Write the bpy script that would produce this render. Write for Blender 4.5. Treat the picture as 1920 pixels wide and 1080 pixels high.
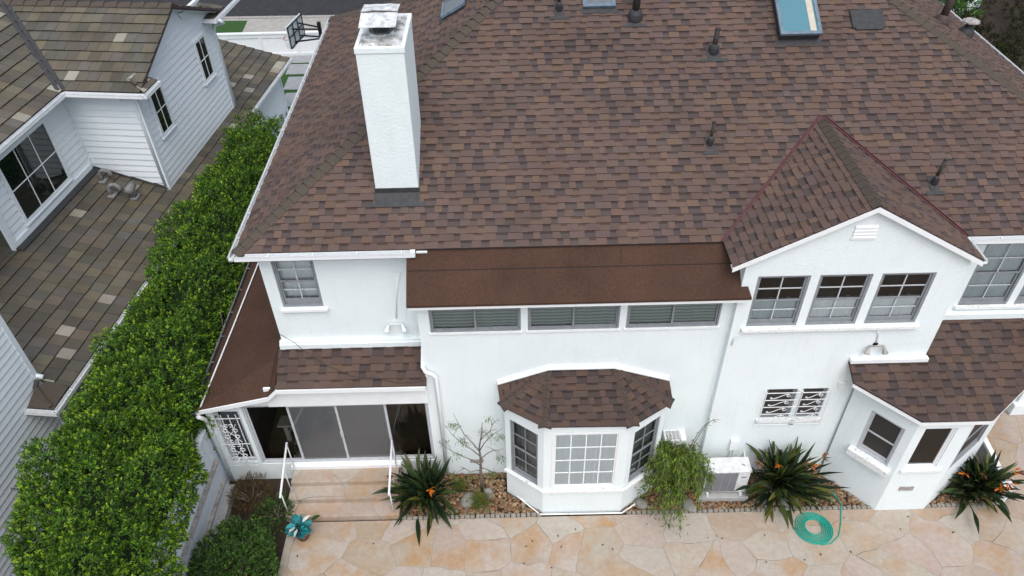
import bpy, math, random
import numpy as np
from mathutils import Vector, Matrix, noise
rad=math.radians
for o in list(bpy.data.objects): bpy.data.objects.remove(o)
SC=bpy.context.scene; COL=SC.collection
# ---------------------------------------------------------------- camera
cd=bpy.data.cameras.new('camera'); cam=bpy.data.objects.new('camera',cd); COL.objects.link(cam); SC.camera=cam
cd.sensor_width=36; cd.lens=1428.0/1920*36; cd.clip_start=.1; cd.clip_end=600
_r=Vector((0.99971368,-0.01625715,-0.01755765)); _u=Vector((0.02391832,0.65768259,0.75291535)); _f=Vector((6.9289e-4,.75311952,-.65788312))
M=Matrix((( _r.x,_u.x,-_f.x,0),(_r.y,_u.y,-_f.y,-10.3284),(_r.z,_u.z,-_f.z,14.6022),(0,0,0,1)))
cam.matrix_world=M
SC.render.resolution_x=1024; SC.render.resolution_y=576
# ---------------------------------------------------------------- light
W=bpy.data.worlds.new('World'); SC.world=W; W.use_nodes=True
nt=W.node_tree; nt.nodes.clear()
sky=nt.nodes.new('ShaderNodeTexSky'); sky.sky_type='NISHITA'; sky.sun_disc=False
SUN_EL=62; SUN_AZ=172   # azimuth, clockwise from +Y
sky.sun_elevation=rad(SUN_EL); sky.sun_rotation=rad(SUN_AZ); sky.air_density=1.0; sky.dust_density=3.0; sky.ozone_density=1.0
hs=nt.nodes.new('ShaderNodeHueSaturation'); hs.inputs['Saturation'].default_value=.62
bg=nt.nodes.new('ShaderNodeBackground'); bg.inputs['Strength'].default_value=.15
wo=nt.nodes.new('ShaderNodeOutputWorld')
nt.links.new(sky.outputs[0],hs.inputs['Color']); nt.links.new(hs.outputs[0],bg.inputs[0]); nt.links.new(bg.outputs[0],wo.inputs[0])
sl=bpy.data.lights.new('sun','SUN'); sl.energy=1.15; sl.angle=rad(50); sl.color=(1,.985,.95)
so=bpy.data.objects.new('sun',sl); COL.objects.link(so)
sd=Vector((math.sin(rad(SUN_AZ))*math.cos(rad(SUN_EL)),math.cos(rad(SUN_AZ))*math.cos(rad(SUN_EL)),math.sin(rad(SUN_EL))))
so.rotation_euler=sd.to_track_quat('Z','Y').to_euler(); so.location=(0,-10,40)
SC.view_settings.view_transform='Standard'; SC.view_settings.look='None'; SC.view_settings.gamma=1
SC.view_settings.exposure=0.56
# ---------------------------------------------------------------- node helpers
def mat(name,color=(.5,.5,.5),rough=.7,spec=.3,metal=0):
    m=bpy.data.materials.new(name); m.use_nodes=True
    b=m.node_tree.nodes['Principled BSDF']
    b.inputs['Base Color'].default_value=(*color,1); b.inputs['Roughness'].default_value=rough
    b.inputs['Specular IOR Level'].default_value=spec; b.inputs['Metallic'].default_value=metal
    return m
class NB:
    def __init__(s,m): s.t=m.node_tree; s.b=s.t.nodes['Principled BSDF']
    def n(s,ty,**k):
        x=s.t.nodes.new(ty)
        for a,v in k.items(): setattr(x,a,v)
        return x
    def l(s,a,b): s.t.links.new(a,b)
    def coord(s,scale=1):
        c=s.n('ShaderNodeTexCoord'); 
        if scale==1: return c.outputs['Object']
        v=s.n('ShaderNodeVectorMath',operation='MULTIPLY'); s.l(c.outputs['Object'],v.inputs[0])
        v.inputs[1].default_value=scale if isinstance(scale,tuple) else (scale,)*3
        return v.outputs[0]
    def noise(s,co,scale,detail=4,rough=.55,dist=0):
        x=s.n('ShaderNodeTexNoise'); x.inputs['Scale'].default_value=scale; x.inputs['Detail'].default_value=detail
        x.inputs['Roughness'].default_value=rough; x.inputs['Distortion'].default_value=dist; s.l(co,x.inputs['Vector']); return x.outputs[0]
    def ramp(s,f,stops):
        r=s.n('ShaderNodeValToRGB'); e=r.color_ramp.elements
        while len(e)<len(stops): e.new(.5)
        for i,(p,c) in enumerate(stops):
            e[i].position=p; e[i].color=(*c,1) if len(c)==3 else c
        s.l(f,r.inputs[0]); return r.outputs[0]
    def mix(s,f,a,b,mode='MIX'):
        x=s.n('ShaderNodeMix',data_type='RGBA',blend_type=mode)
        for i,v in ((0,f),(6,a),(7,b)):
            if hasattr(v,'default_value') : s.l(v,x.inputs[i])
            elif isinstance(v,(int,float)): x.inputs[i].default_value=v
            else: x.inputs[i].default_value=(*v,1)
        return x.outputs[2]
    def bump(s,h,strength=.3,dist=.01):
        b=s.n('ShaderNodeBump'); b.inputs['Strength'].default_value=strength; b.inputs['Distance'].default_value=dist
        s.l(h,b.inputs['Height']); s.l(b.outputs[0],s.b.inputs['Normal'])
    def col(s,c): s.l(c,s.b.inputs['Base Color'])
def g3(v): return (v,v,v)
def m_noisy(name,c1,c2,scale=6,rough=.8,bump=.2,bs=60,spec=.3,dist=.004,detail=5):
    m=mat(name,c1,rough,spec); n=NB(m); co=n.coord()
    f=n.noise(co,scale,detail); n.col(n.ramp(f,[(.3,c1),(.7,c2)]))
    if bump: n.bump(n.noise(co,bs,3),bump,dist)
    return m
def m_attr(name,rough=.9,gs=220,amt=.35,bump=.5,spec=.15,large=.25,streak=None):
    """surface whose unit colours come from the attribute 'tint' and carry granule noise"""
    m=mat(name,(.2,.2,.2),rough,spec); n=NB(m); co=n.coord()
    a=n.n('ShaderNodeAttribute',attribute_name='tint')
    g=n.noise(co,gs,2,.7); g=n.ramp(g,[(.3,g3(1-amt)),(.7,g3(1+amt))])
    c=n.mix(1.0,a.outputs['Color'],g,'MULTIPLY')
    l=n.ramp(n.noise(co,.9,4),[(.3,g3(1-large)),(.7,g3(1+large))])
    c=n.mix(1.0,c,l,'MULTIPLY')
    if streak:
        w=n.noise(n.coord(streak[0]),1.0,5,.65); w=n.ramp(w,[(.35,streak[1]),(.65,(1,1,1))]); c=n.mix(.9,c,w,'MULTIPLY')
    n.col(c); n.bump(n.noise(co,gs,2),bump,.002)
    return m
# ---------------------------------------------------------------- materials
def stucco(name,c,dirt):
    m=mat(name,c,.85,.2); n=NB(m); co=n.coord()
    f=n.noise(co,1.3,6,.6); base=n.ramp(f,[(.3,tuple(v*.96 for v in c)),(.65,c)])
    st=n.noise(n.coord((5,5,.5)),1.4,5,.6); st=n.ramp(st,[(.28,dirt),(.48,(1,1,1))])
    n.col(n.mix(.22,base,st,'MULTIPLY'))
    h=n.noise(co,22,5,.7); n.bump(h,.7,.016); return m
MAT={}
MAT['stucco']=stucco('white_stucco',(.76,.82,.825),(.80,.82,.81))
MAT['chimney']=stucco('chimney_stucco',(.75,.82,.82),(.78,.82,.81))
MAT['trim']=m_noisy('white_trim_paint',(.74,.76,.77),(.80,.82,.82),4,.5,.15,40)
MAT['oldtrim']=mat('peeling_white_paint',(.7,.7,.69),.7); _n=NB(MAT['oldtrim']); _c=_n.coord()
_f=_n.noise(_n.coord((6,6,14)),2.2,8,.75); _n.col(_n.ramp(_f,[(.36,(.34,.31,.27)),(.41,(.64,.63,.60)),(.47,(.76,.78,.77))])); _n.bump(_f,.4,.006)
MAT['gutter']=m_noisy('white_gutter_metal',(.70,.73,.74),(.78,.8,.81),5,.4,0)
MAT['gutin']=m_noisy('gutter_inside',(.42,.44,.44),(.6,.62,.62),7,.8,.3)  # mottled grey bed of the trough, darker than the gutter metal
MAT['darkgutter']=m_noisy('weathered_gutter_metal',(.10,.10,.10),(.32,.33,.33),5,.6,.2)
MAT['shingle']=m_attr('asphalt_shingle',.92,170,.30,.6,.12,.12)
MAT['tile']=m_attr('concrete_roof_tile',.8,60,.15,.4,.25,.10,((1.2,1.2,.3),(.80,.78,.70)))
MAT['capshingle']=m_noisy('ridge_cap_shingle',(.058,.047,.037),(.085,.068,.054),40,.9,.5,170)
MAT['baycap']=m_noisy('brown_ridge_cap_shingle',(.050,.036,.029),(.075,.054,.043),40,.9,.5,170)
MAT['dscreen']=m_noisy('dark_insect_screen',(.030,.027,.024),(.042,.038,.034),60,.6,0)
MAT['flash']=m_noisy('painted_flashing',(.028,.030,.032),(.05,.05,.052),12,.6,.2)
MAT['valley']=m_noisy('maroon_valley_metal',(.060,.018,.022),(.09,.03,.034),8,.45,.1)
MAT['pipe']=m_noisy('dark_vent_pipe',(.022,.020,.018),(.045,.04,.036),18,.6,.1)
MAT['brownpipe']=m_noisy('brown_vent_pipe',(.055,.038,.034),(.08,.056,.05),12,.6,.1)
def rolled():
    m=mat('brown_rolled_roofing',(.09,.045,.03),.95,.1); n=NB(m); co=n.coord()
    g=n.noise(co,90,3,.8); c=n.ramp(g,[(.32,(.022,.012,.009)),(.5,(.062,.035,.025)),(.72,(.135,.080,.055))])
    l=n.ramp(n.noise(co,1.1,5),[(.3,g3(.85)),(.7,g3(1.15))]); n.col(n.mix(1.0,c,l,'MULTIPLY')); n.bump(g,.6,.003); return m
MAT['rolled']=rolled()
MAT['frame']=m_noisy('grey_window_frame',(.20,.215,.23),(.26,.275,.29),9,.5,0)
MAT['lframe']=m_noisy('light_window_frame',(.42,.44,.46),(.5,.52,.54),9,.5,0)
MAT['muntin']=m_noisy('pale_muntin',(.45,.48,.50),(.52,.55,.57),9,.5,0)
MAT['wmuntin']=mat('white_muntin',(.78,.8,.81),.5)
MAT['iron']=m_noisy('white_painted_iron',(.66,.68,.69),(.76,.78,.79),20,.5,0)
def glassmat(name,tint,fac,rough=.02):
    m=bpy.data.materials.new(name); m.use_nodes=True; t=m.node_tree; t.nodes.clear()
    o=t.nodes.new('ShaderNodeOutputMaterial'); mx=t.nodes.new('ShaderNodeMixShader')
    tr=t.nodes.new('ShaderNodeBsdfTransparent'); tr.inputs[0].default_value=(*tint,1)
    gl=t.nodes.new('ShaderNodeBsdfGlossy'); gl.inputs['Roughness'].default_value=rough
    lw=t.nodes.new('ShaderNodeFresnel'); lw.inputs['IOR'].default_value=1.5
    ma=t.nodes.new('ShaderNodeMath'); ma.operation='MULTIPLY_ADD'; ma.inputs[1].default_value=1.2; ma.inputs[2].default_value=fac
    t.links.new(lw.outputs[0],ma.inputs[0]); t.links.new(ma.outputs[0],mx.inputs[0]); t.links.new(tr.outputs[0],mx.inputs[1]); t.links.new(gl.outputs[0],mx.inputs[2]); t.links.new(mx.outputs[0],o.inputs[0])
    return m
MAT['glass']=glassmat('window_glass',(.96,.985,.98),.0)
MAT['darkglass']=mat('dark_window_glass',(.006,.010,.009),.03,.6)
MAT['skyglass']=m_noisy('blue_skylight_glass',(.075,.20,.245),(.09,.20,.24),5,.3,0)
MAT['skyglass2']=m_noisy('grey_blue_skylight_acrylic',(.10,.12,.13),(.14,.16,.17),5,.4,0)
def curtain(name,c,sc,amt=.15,horiz=False):
    m=mat(name,c,.9,.1); n=NB(m); co=n.coord((.2,.2,1) if horiz else (1,1,.12))
    w=n.n('ShaderNodeTexWave',wave_type='BANDS',bands_direction='Z' if horiz else 'X'); w.inputs['Scale'].default_value=sc; w.inputs['Distortion'].default_value=1.2
    w.inputs['Detail'].default_value=2
    n.l(co,w.inputs[0]); n.col(n.ramp(w.outputs[1],[(0,tuple(v*(1-amt) for v in c)),(1,c)])); n.bump(w.outputs[1],.12,.01); return m
MAT['curtain']=curtain('grey_curtain',(.60,.67,.69),3,.06)
MAT['wcurtain']=curtain('white_curtain',(.86,.90,.91),2,.03)
MAT['blind']=curtain('grey_green_blind',(.38,.46,.45),4,.45,True)
MAT['dcurtain']=curtain('dark_screen_curtain',(.25,.26,.265),5)
MAT['screen']=m_noisy('insect_screen',(.30,.29,.295),(.34,.33,.335),90,.8,.1,400)
MAT['black']=mat('dark_interior',(.02,.018,.016),.9)
MAT['intfloor']=m_noisy('interior_floor',(.16,.12,.075),(.22,.17,.11),7,.6,.1)
MAT['intwall']=mat('interior_wall',(.10,.085,.07),.9)
MAT['beige']=m_noisy('beige_board',(.42,.38,.31),(.5,.45,.37),9,.8,.2)
def siding(name,c):
    m=mat(name,c,.6,.3); n=NB(m); f=n.noise(n.coord((.6,.6,6)),1.5,5); n.col(n.ramp(f,[(.3,tuple(v*.92 for v in c)),(.7,c)])); return m
MAT['siding']=siding('white_lap_siding',(.72,.77,.80))
MAT['siding2']=siding('pale_lap_siding',(.70,.75,.78))
MAT['fence']=siding('white_board_fence',(.62,.68,.73))
MAT['ledge']=m_noisy('weathered_grey_ledge',(.20,.18,.165),(.42,.40,.38),9,.9,.4)
MAT['conc']=m_noisy('grey_concrete',(.30,.30,.29),(.38,.38,.37),5,.9,.3)
MAT['crown']=mat('sooty_concrete',(.4,.4,.4),.9); _n=NB(MAT['crown']); _c=_n.coord(); _n.col(_n.ramp(_n.noise(_c,3.5,7,.7),[(.34,(.13,.125,.12)),(.45,(.34,.34,.33)),(.56,(.60,.62,.62))]))
MAT['capmetal']=m_noisy('painted_cap_metal',(.34,.36,.36),(.74,.76,.76),9,.45,.1)
MAT['wire']=mat('galvanised_wire',(.12,.12,.12),.5,.4,.6)
MAT['asphalt']=m_noisy('road_asphalt',(.022,.022,.024),(.036,.036,.038),3,.9,.4,90)
MAT['walk']=m_noisy('pale_walkway_concrete',(.27,.26,.235),(.36,.35,.32),3,.9,.4,60)
MAT['pad']=m_noisy('grey_paver',(.24,.25,.26),(.31,.32,.33),4,.85,.2,80)
MAT['turf']=m_noisy('short_green_turf',(.018,.06,.012),(.04,.11,.02),30,.9,.8,160,dist=.03)
MAT['soil']=m_noisy('dark_soil',(.022,.016,.011),(.05,.036,.026),14,.95,.8,50,dist=.02)
MAT['earth']=m_noisy('earth',(.03,.028,.018),(.06,.05,.035),4,.95,.5,30)
MAT['acwhite']=m_noisy('air_conditioner_enamel',(.50,.51,.51),(.70,.72,.72),11,.5,.05)
MAT['grille']=mat('grille_fins',(.10,.10,.13),.5)
MAT['greygrille']=m_noisy('grey_louvre',(.30,.31,.32),(.36,.37,.38),20,.6,0)
MAT['hose']=mat('green_hose_rubber',(.010,.30,.22),.4,.5)
MAT['boulder']=m_noisy('grey_boulder',(.13,.125,.11),(.30,.29,.26),4,.9,.6,14,dist=.03)
MAT['cobble']=m_noisy('edging_cobble',(.17,.155,.13),(.30,.28,.24),6,.9,.5,30)
MAT['terracotta']=m_noisy('terracotta_pot',(.20,.09,.055),(.28,.14,.09),8,.8,.2)
MAT['bark']=m_noisy('grey_bark',(.10,.085,.07),(.2,.17,.14),14,.95,.6,40)
MAT['blackmetal']=mat('black_painted_metal',(.012,.012,.014),.4)
MAT['rim']=mat('orange_rim',(.45,.12,.07),.4)
MAT['acrylic']=m_noisy('clear_backboard',(.45,.52,.53),(.52,.58,.59),3,.2,0)
MAT['lamp']=m_noisy('floodlamp_lens',(.62,.60,.56),(.7,.69,.66),9,.3,0)
MAT['bronze']=mat('dark_bronze_bracket',(.09,.075,.06),.5,.4,.3)
MAT['carpaint']=mat('pale_car_paint',(.50,.56,.57),.3,.5)
MAT['carglass']=mat('car_glass',(.05,.08,.09),.05,.6)
MAT['tyre']=mat('tyre_rubber',(.015,.015,.015),.8)
MAT['pebble']=m_attr('river_pebble',.75,40,.18,.3,.3,.05)
def leafmat(name,rough=.45,spec=.35,trans=.25):
    m=mat(name,(.1,.2,.03),rough,spec); n=NB(m)
    a=n.n('ShaderNodeAttribute',attribute_name='tint'); n.col(a.outputs['Color'])
    n.b.inputs['Subsurface Weight'].default_value=0
    t=m.node_tree; tl=t.nodes.new('ShaderNodeBsdfTranslucent'); mx=t.nodes.new('ShaderNodeMixShader'); mx.inputs[0].default_value=trans
    t.links.new(a.outputs['Color'],tl.inputs[0]); o=[x for x in t.nodes if x.type=='OUTPUT_MATERIAL'][0]
    t.links.new(n.b.outputs[0],mx.inputs[1]); t.links.new(tl.outputs[0],mx.inputs[2]); t.links.new(mx.outputs[0],o.inputs[0]); return m
MAT['leaf']=leafmat('glossy_leaf'); MAT['dullleaf']=leafmat('dull_leaf',.8,.15,.15)
def flagstone():
    m=mat('stamped_flagstone',(.5,.4,.3),.7,.25); n=NB(m); co=n.coord()
    nz=n.n('ShaderNodeTexNoise'); nz.inputs['Scale'].default_value=1.1; nz.inputs['Detail'].default_value=2; n.l(co,nz.inputs['Vector'])
    ad=n.n('ShaderNodeVectorMath',operation='MULTIPLY_ADD'); n.l(nz.outputs['Color'],ad.inputs[0]); ad.inputs[1].default_value=(.40,.40,0); n.l(co,ad.inputs[2])
    fl=n.n('ShaderNodeVectorMath',operation='MULTIPLY'); n.l(ad.outputs[0],fl.inputs[0]); fl.inputs[1].default_value=(1.15,1.4,0)
    v1=n.n('ShaderNodeTexVoronoi',feature='F1',voronoi_dimensions='2D'); v2=n.n('ShaderNodeTexVoronoi',feature='DISTANCE_TO_EDGE',voronoi_dimensions='2D')
    for v in(v1,v2): v.inputs['Scale'].default_value=1.0; v.inputs['Randomness'].default_value=.95; n.l(fl.outputs[0],v.inputs['Vector'])
    s=n.n('ShaderNodeSeparateColor'); n.l(v1.outputs['Color'],s.inputs[0])
    cell=n.ramp(s.outputs[0],[(0,(.34,.295,.235)),(.3,(.38,.34,.29)),(.55,(.37,.295,.255)),(.8,(.33,.27,.20)),(1,(.37,.295,.26))])
    # mottled ochre and pink washes, offset per stone
    off=n.n('ShaderNodeVectorMath',operation='MULTIPLY_ADD'); n.l(v1.outputs['Color'],off.inputs[0]); off.inputs[1].default_value=(7,7,7); n.l(co,off.inputs[2])
    w=n.noise(off.outputs[0],1.6,7,.68,.5)
    och=n.ramp(w,[(.42,g3(0)),(.60,g3(1))]); 
    amt=n.n('ShaderNodeMath',operation='MULTIPLY'); n.l(och,amt.inputs[0]); n.l(s.outputs[1],amt.inputs[1])
    c=n.mix(amt.outputs[0],cell,(.36,.225,.115))
    w2=n.noise(off.outputs[0],.9,6,.6); pk=n.ramp(w2,[(.45,g3(0)),(.75,g3(.8))]); c=n.mix(pk,c,(.42,.385,.34))
    d=n.noise(co,9,6,.7); c=n.mix(1.0,c,n.ramp(d,[(.3,g3(.86)),(.7,g3(1.1))]),'MULTIPLY')
    sp=n.noise(co,2.3,8,.8); c=n.mix(1.0,c,n.ramp(sp,[(.27,(.55,.5,.45)),(.36,(1,1,1))]),'MULTIPLY')
    ln=n.ramp(v2.outputs['Distance'],[(.004,g3(1)),(.012,g3(0))])
    lc=n.ramp(n.noise(co,1.2,3),[(.36,(.11,.10,.08)),(.46,(.27,.245,.21))])
    c=n.mix(ln,c,lc); n.col(c)
    h=n.ramp(v2.outputs['Distance'],[(.0,g3(0)),(.02,g3(1))]); mh=n.mix(.25,h,n.noise(co,14,5)); n.bump(mh,.35,.01); return m
MAT['flag']=flagstone()
# ---------------------------------------------------------------- geometry helpers
ORI={}   # thing root -> base point that its vertices are measured from
class MB:
    def __init__(s): s.v=[]; s.f=[]; s.c=[]; s.hasc=False
    def poly(s,pts,c=None):
        i=len(s.v); s.v+= [tuple(p) for p in pts]; s.f.append(tuple(range(i,i+len(pts)))); s.c.append(c or (1,1,1))
        if c: s.hasc=True
    def mesh(s,vs,fs,c=None):
        i=len(s.v); s.v+=[tuple(p) for p in vs]
        for f in fs: s.f.append(tuple(i+k for k in f)); s.c.append(c or (1,1,1))
        if c: s.hasc=True
    def frame_box(s,O,A,B,C,c=None):
        """box from corner O with edge vectors A,B,C"""
        O,A,B,C=map(Vector,(O,A,B,C)); p=[O,O+A,O+A+B,O+B]; q=[x+C for x in p]
        fs=[(3,2,1,0),(4,5,6,7),(0,1,5,4),(1,2,6,5),(2,3,7,6),(3,0,4,7)]
        if A.cross(B).dot(C)<0: fs=[f[::-1] for f in fs]
        s.mesh(p+q,fs,c)
    def box(s,x0,x1,y0,y1,z0,z1,c=None): s.frame_box((x0,y0,z0),(x1-x0,0,0),(0,y1-y0,0),(0,0,z1-z0),c)
    def tube(s,pts,r,n=8,c=None,cap=True):
        pts=[Vector(p) for p in pts]; rs=r if isinstance(r,(list,tuple)) else [r]*len(pts)
        rings=[]; T0=None; ref=None
        for i,p in enumerate(pts):
            t=(pts[min(i+1,len(pts)-1)]-pts[max(i-1,0)])
            if t.length<1e-9: t=Vector((0,0,1))
            t.normalize()
            if ref is None: ref=t.orthogonal().normalized()
            ref=(ref-t*ref.dot(t)); ref=ref.normalized() if ref.length>1e-6 else t.orthogonal().normalized()
            b=t.cross(ref)
            rings.append([p+(ref*math.cos(2*math.pi*k/n)+b*math.sin(2*math.pi*k/n))*rs[i] for k in range(n)])
        vs=[v for R_ in rings for v in R_]; fs=[]
        for i in range(len(pts)-1):
            for k in range(n): fs.append((i*n+k,i*n+(k+1)%n,(i+1)*n+(k+1)%n,(i+1)*n+k))
        if cap: fs.append(tuple(range(n))[::-1]); fs.append(tuple((len(pts)-1)*n+k for k in range(n)))
        s.mesh(vs,fs,c)
    def bar(s,p,q,w,h=None,up=(0,0,1)):
        p,q,up=Vector(p),Vector(q),Vector(up); h=h or w; t=(q-p).normalized()
        if abs(t.dot(up))>.98: up=Vector((0,1,0))
        a=t.cross(up).normalized(); b=a.cross(t)
        s.frame_box(p-a*w/2-b*h/2,a*w,b*h,q-p)
    def lathe(s,c,prof,n=16,axis=(0,0,1)):
        ax=Vector(axis).normalized(); a=ax.orthogonal().normalized(); b=ax.cross(a); c=Vector(c)
        vs=[c+ax*z+(a*math.cos(2*math.pi*k/n)+b*math.sin(2*math.pi*k/n))*r for r,z in prof for k in range(n)]
        fs=[(i*n+k,i*n+(k+1)%n,(i+1)*n+(k+1)%n,(i+1)*n+k) for i in range(len(prof)-1) for k in range(n)]
        fs.append(tuple(range(n))[::-1]); fs.append(tuple((len(prof)-1)*n+k for k in range(n)))
        s.mesh(vs,fs)
    def build(s,name,m,parent=None,smooth=False,base=None,bevel=0):
        """one mesh object; parent (an Empty or a part) fixes the base the vertices are measured from"""
        me=bpy.data.meshes.new(name)
        b=Vector(ORI[parent.name]) if parent is not None else Vector(base or (0,0,0))
        me.from_pydata([tuple(Vector(v)-b) for v in s.v],[],s.f)
        me.materials.append(m if not isinstance(m,str) else MAT[m])
        if s.hasc:
            at=me.color_attributes.new('tint','FLOAT_COLOR','CORNER'); arr=[]
            for f,c in zip(s.f,s.c): arr+= [c[0],c[1],c[2],1.0]*len(f)
            at.data.foreach_set('color',arr)
        if smooth: me.polygons.foreach_set('use_smooth',[True]*len(me.polygons))
        me.update()
        o=bpy.data.objects.new(name,me); COL.objects.link(o)
        if parent is not None: o.parent=parent
        else: o.location=b
        ORI[o.name]=tuple(b)
        if bevel:
            bv=o.modifiers.new('bevel','BEVEL'); bv.width=bevel; bv.segments=2; bv.limit_method='ANGLE'
        return o
def tag(o,label=None,cat=None,group=None,kind=None):
    for k,v in(('label',label),('category',cat),('group',group),('kind',kind)):
        if v: o[k]=v
    return o
def thing(name,label,cat,base=(0,0,0),group=None,local=None,rotz=0):
    o=bpy.data.objects.new(name,None); COL.objects.link(o); o.location=base; o.rotation_euler=(0,0,rotz); o.empty_display_size=.2
    ORI[o.name]=tuple(local if local is not None else base)
    return tag(o,label,cat,group)
def struct(name,mb,m,base=(0,0,0)):
    return tag(mb.build(name,m,base=base),kind='structure')
def clip(poly,a,b,c):
    """keep a*x+b*y+c>=0"""
    out=[]
    for i in range(len(poly)):
        p,q=poly[i-1],poly[i]; dp=a*p[0]+b*p[1]+c; dq=a*q[0]+b*q[1]+c
        if (dp>=0)!=(dq>=0):
            t=dp/(dp-dq); out.append((p[0]+(q[0]-p[0])*t,p[1]+(q[1]-p[1])*t))
        if dq>=0: out.append(q)
    return out
def clip_convex(poly,conv):
    ar=sum(conv[i-1][0]*conv[i][1]-conv[i][0]*conv[i-1][1] for i in range(len(conv)))
    C_=conv if ar>0 else conv[::-1]
    for i in range(len(C_)):
        (x0,y0),(x1,y1)=C_[i-1],C_[i]; a,b=-(y1-y0),(x1-x0); poly=clip(poly,a,b,-(a*x0+b*y0))
        if len(poly)<3: return []
    return poly
def rect(x0,x1,y0,y1): return [(x0,y0),(x1,y0),(x1,y1),(x0,y1)]
def wall(mb,O,Ud,poly,holes=(),depth=.14,reveal=True):
    """vertical wall: point(u,z)=O+u*Ud+z; outward normal = Ud x Z; holes are (u0,u1,z0,z1)"""
    O=Vector(O); Ud=Vector(Ud).normalized(); N=Ud.cross(Vector((0,0,1)))
    P=lambda u,z,d=0: O+Ud*u+Vector((0,0,z))-N*d
    us=sorted({p[0] for p in poly}|{h[0] for h in holes}|{h[1] for h in holes}); us=[us[0]]+[u for a,u in zip(us,us[1:]) if u-a>1e-5]
    zs=sorted({min(p[1] for p in poly),max(p[1] for p in poly)}|{h[2] for h in holes}|{h[3] for h in holes})
    for u0,u1 in zip(us,us[1:]):
        for z0,z1 in zip(zs,zs[1:]):
            uc,zc=(u0+u1)/2,(z0+z1)/2
            if any(h[0]<uc<h[1] and h[2]<zc<h[3] for h in holes): continue
            c=clip_convex(rect(u0,u1,z0,z1),poly)
            if len(c)>=3: mb.poly([P(u,z) for u,z in c])
    if reveal:
        for h in holes:
            q=[(h[0],h[2]),(h[1],h[2]),(h[1],h[3]),(h[0],h[3])]
            for i in range(4):
                a,b=q[i-1],q[i]; mb.poly([P(*a),P(*b),P(*b,depth),P(*a,depth)])
RND=random.Random(7)
def jit(c,a,r=RND):
    k=1+r.uniform(-a,a); return tuple(max(0,v*k*(1+r.uniform(-a*.25,a*.25))) for v in c)
SH_L=[(.110,.075,.063),(.103,.072,.062),(.117,.078,.063),(.101,.072,.064),(.107,.075,.064),(.120,.080,.061)]
SH_D=[(.076,.058,.055),(.072,.056,.055),(.080,.060,.054),(.078,.061,.057)]
def frame_of(poly3,uref):
    P=[Vector(p) for p in poly3]; n=Vector((0,0,0))
    for i in range(len(P)): n+=P[i-1].cross(P[i])
    n.normalize(); 
    if n.z<0: n=-n
    U=(Vector(uref)-n*Vector(uref).dot(n)).normalized(); V=n.cross(U)
    if V.z<0: U=-U; V=-V
    return P,n,U,V
def shingles(mb,poly3,uref=(1,0,0),exp=.143,seed=1,h=.017,wmin=.11,wmax=.30,style='asphalt',thick=.05,mul=1.0):
    """real overlapping courses: every tab is a wedge clipped to the roof plane's outline"""
    r=random.Random(seed); P,n,U,V=frame_of(poly3,uref); O=P[0]
    q=[((p-O).dot(U),(p-O).dot(V)) for p in P]
    vmin=min(v for _,v in q); vmax=max(v for _,v in q); umin=min(u for u,_ in q); umax=max(u for u,_ in q)
    S=lambda u,v,d=0: O+U*u+V*v+n*d
    mb.poly([S(u,v,-.002) for u,v in q],SH_D[0]); 
    for i in range(len(q)):      # slab edge
        a,b=q[i-1],q[i]; mb.poly([S(*a,0),S(*b,0),S(*b,-thick),S(*a,-thick)],SH_D[1])
    mb.poly([S(u,v,-thick) for u,v in q][::-1],SH_D[1])
    k=0; v0=vmin
    while v0<vmax:
        v1=v0+exp; u=umin-r.random()*.4; k+=1; wob=r.uniform(-.003,.003); tooth=r.random()<.5
        while u<umax:
            if style=='asphalt':
                w=r.uniform(wmin,wmax) if tooth else r.uniform(wmin,wmax*.8); hh=h if tooth else h*.45
                col=jit(r.choice(SH_L if (tooth or r.random()<.5) else SH_D),.08,r); gap=0
            else:
                w=wmax; hh=h*r.uniform(.85,1.15); gap=.006
                col=jit(r.choice(TILES),.13,r)
                if r.random()<.028: col=jit((.30,.285,.24),.15,r)
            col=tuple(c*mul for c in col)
            hb=hh+.002
            def emit(a0,a1,b0,b1,cc,skirt=True):
                c=clip_convex(rect(a0,a1,b0,b1),q)
                if len(c)<3: return
                top=[S(x,y,hb*(1-(y-v0)/exp*.92)) for x,y in c]; mb.poly(top,cc)
                if skirt:
                    for i in range(len(c)):
                        a,b=c[i-1],c[i]
                        if abs(a[1]-b[1])<1e-6 and abs(a[1]-v1)<1e-4: continue
                        mb.poly([top[i-1],top[i],S(*b,0),S(*a,0)],tuple(x*.38 for x in cc))  # dark tab edge, with the course shadow painted darker into its colour
            if style=='asphalt' and not tooth:
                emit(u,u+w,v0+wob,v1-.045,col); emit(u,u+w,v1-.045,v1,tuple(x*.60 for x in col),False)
            else: emit(u+gap,u+w,v0+wob-(.01 if style=='tile' and r.random()<.2 else 0),v1,col)
            u+=w; tooth=not tooth
        v0=v1
TILES=[(.108,.096,.076),(.122,.106,.080),(.095,.088,.075),(.126,.110,.080),(.090,.082,.068),(.104,.097,.085)]
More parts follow.
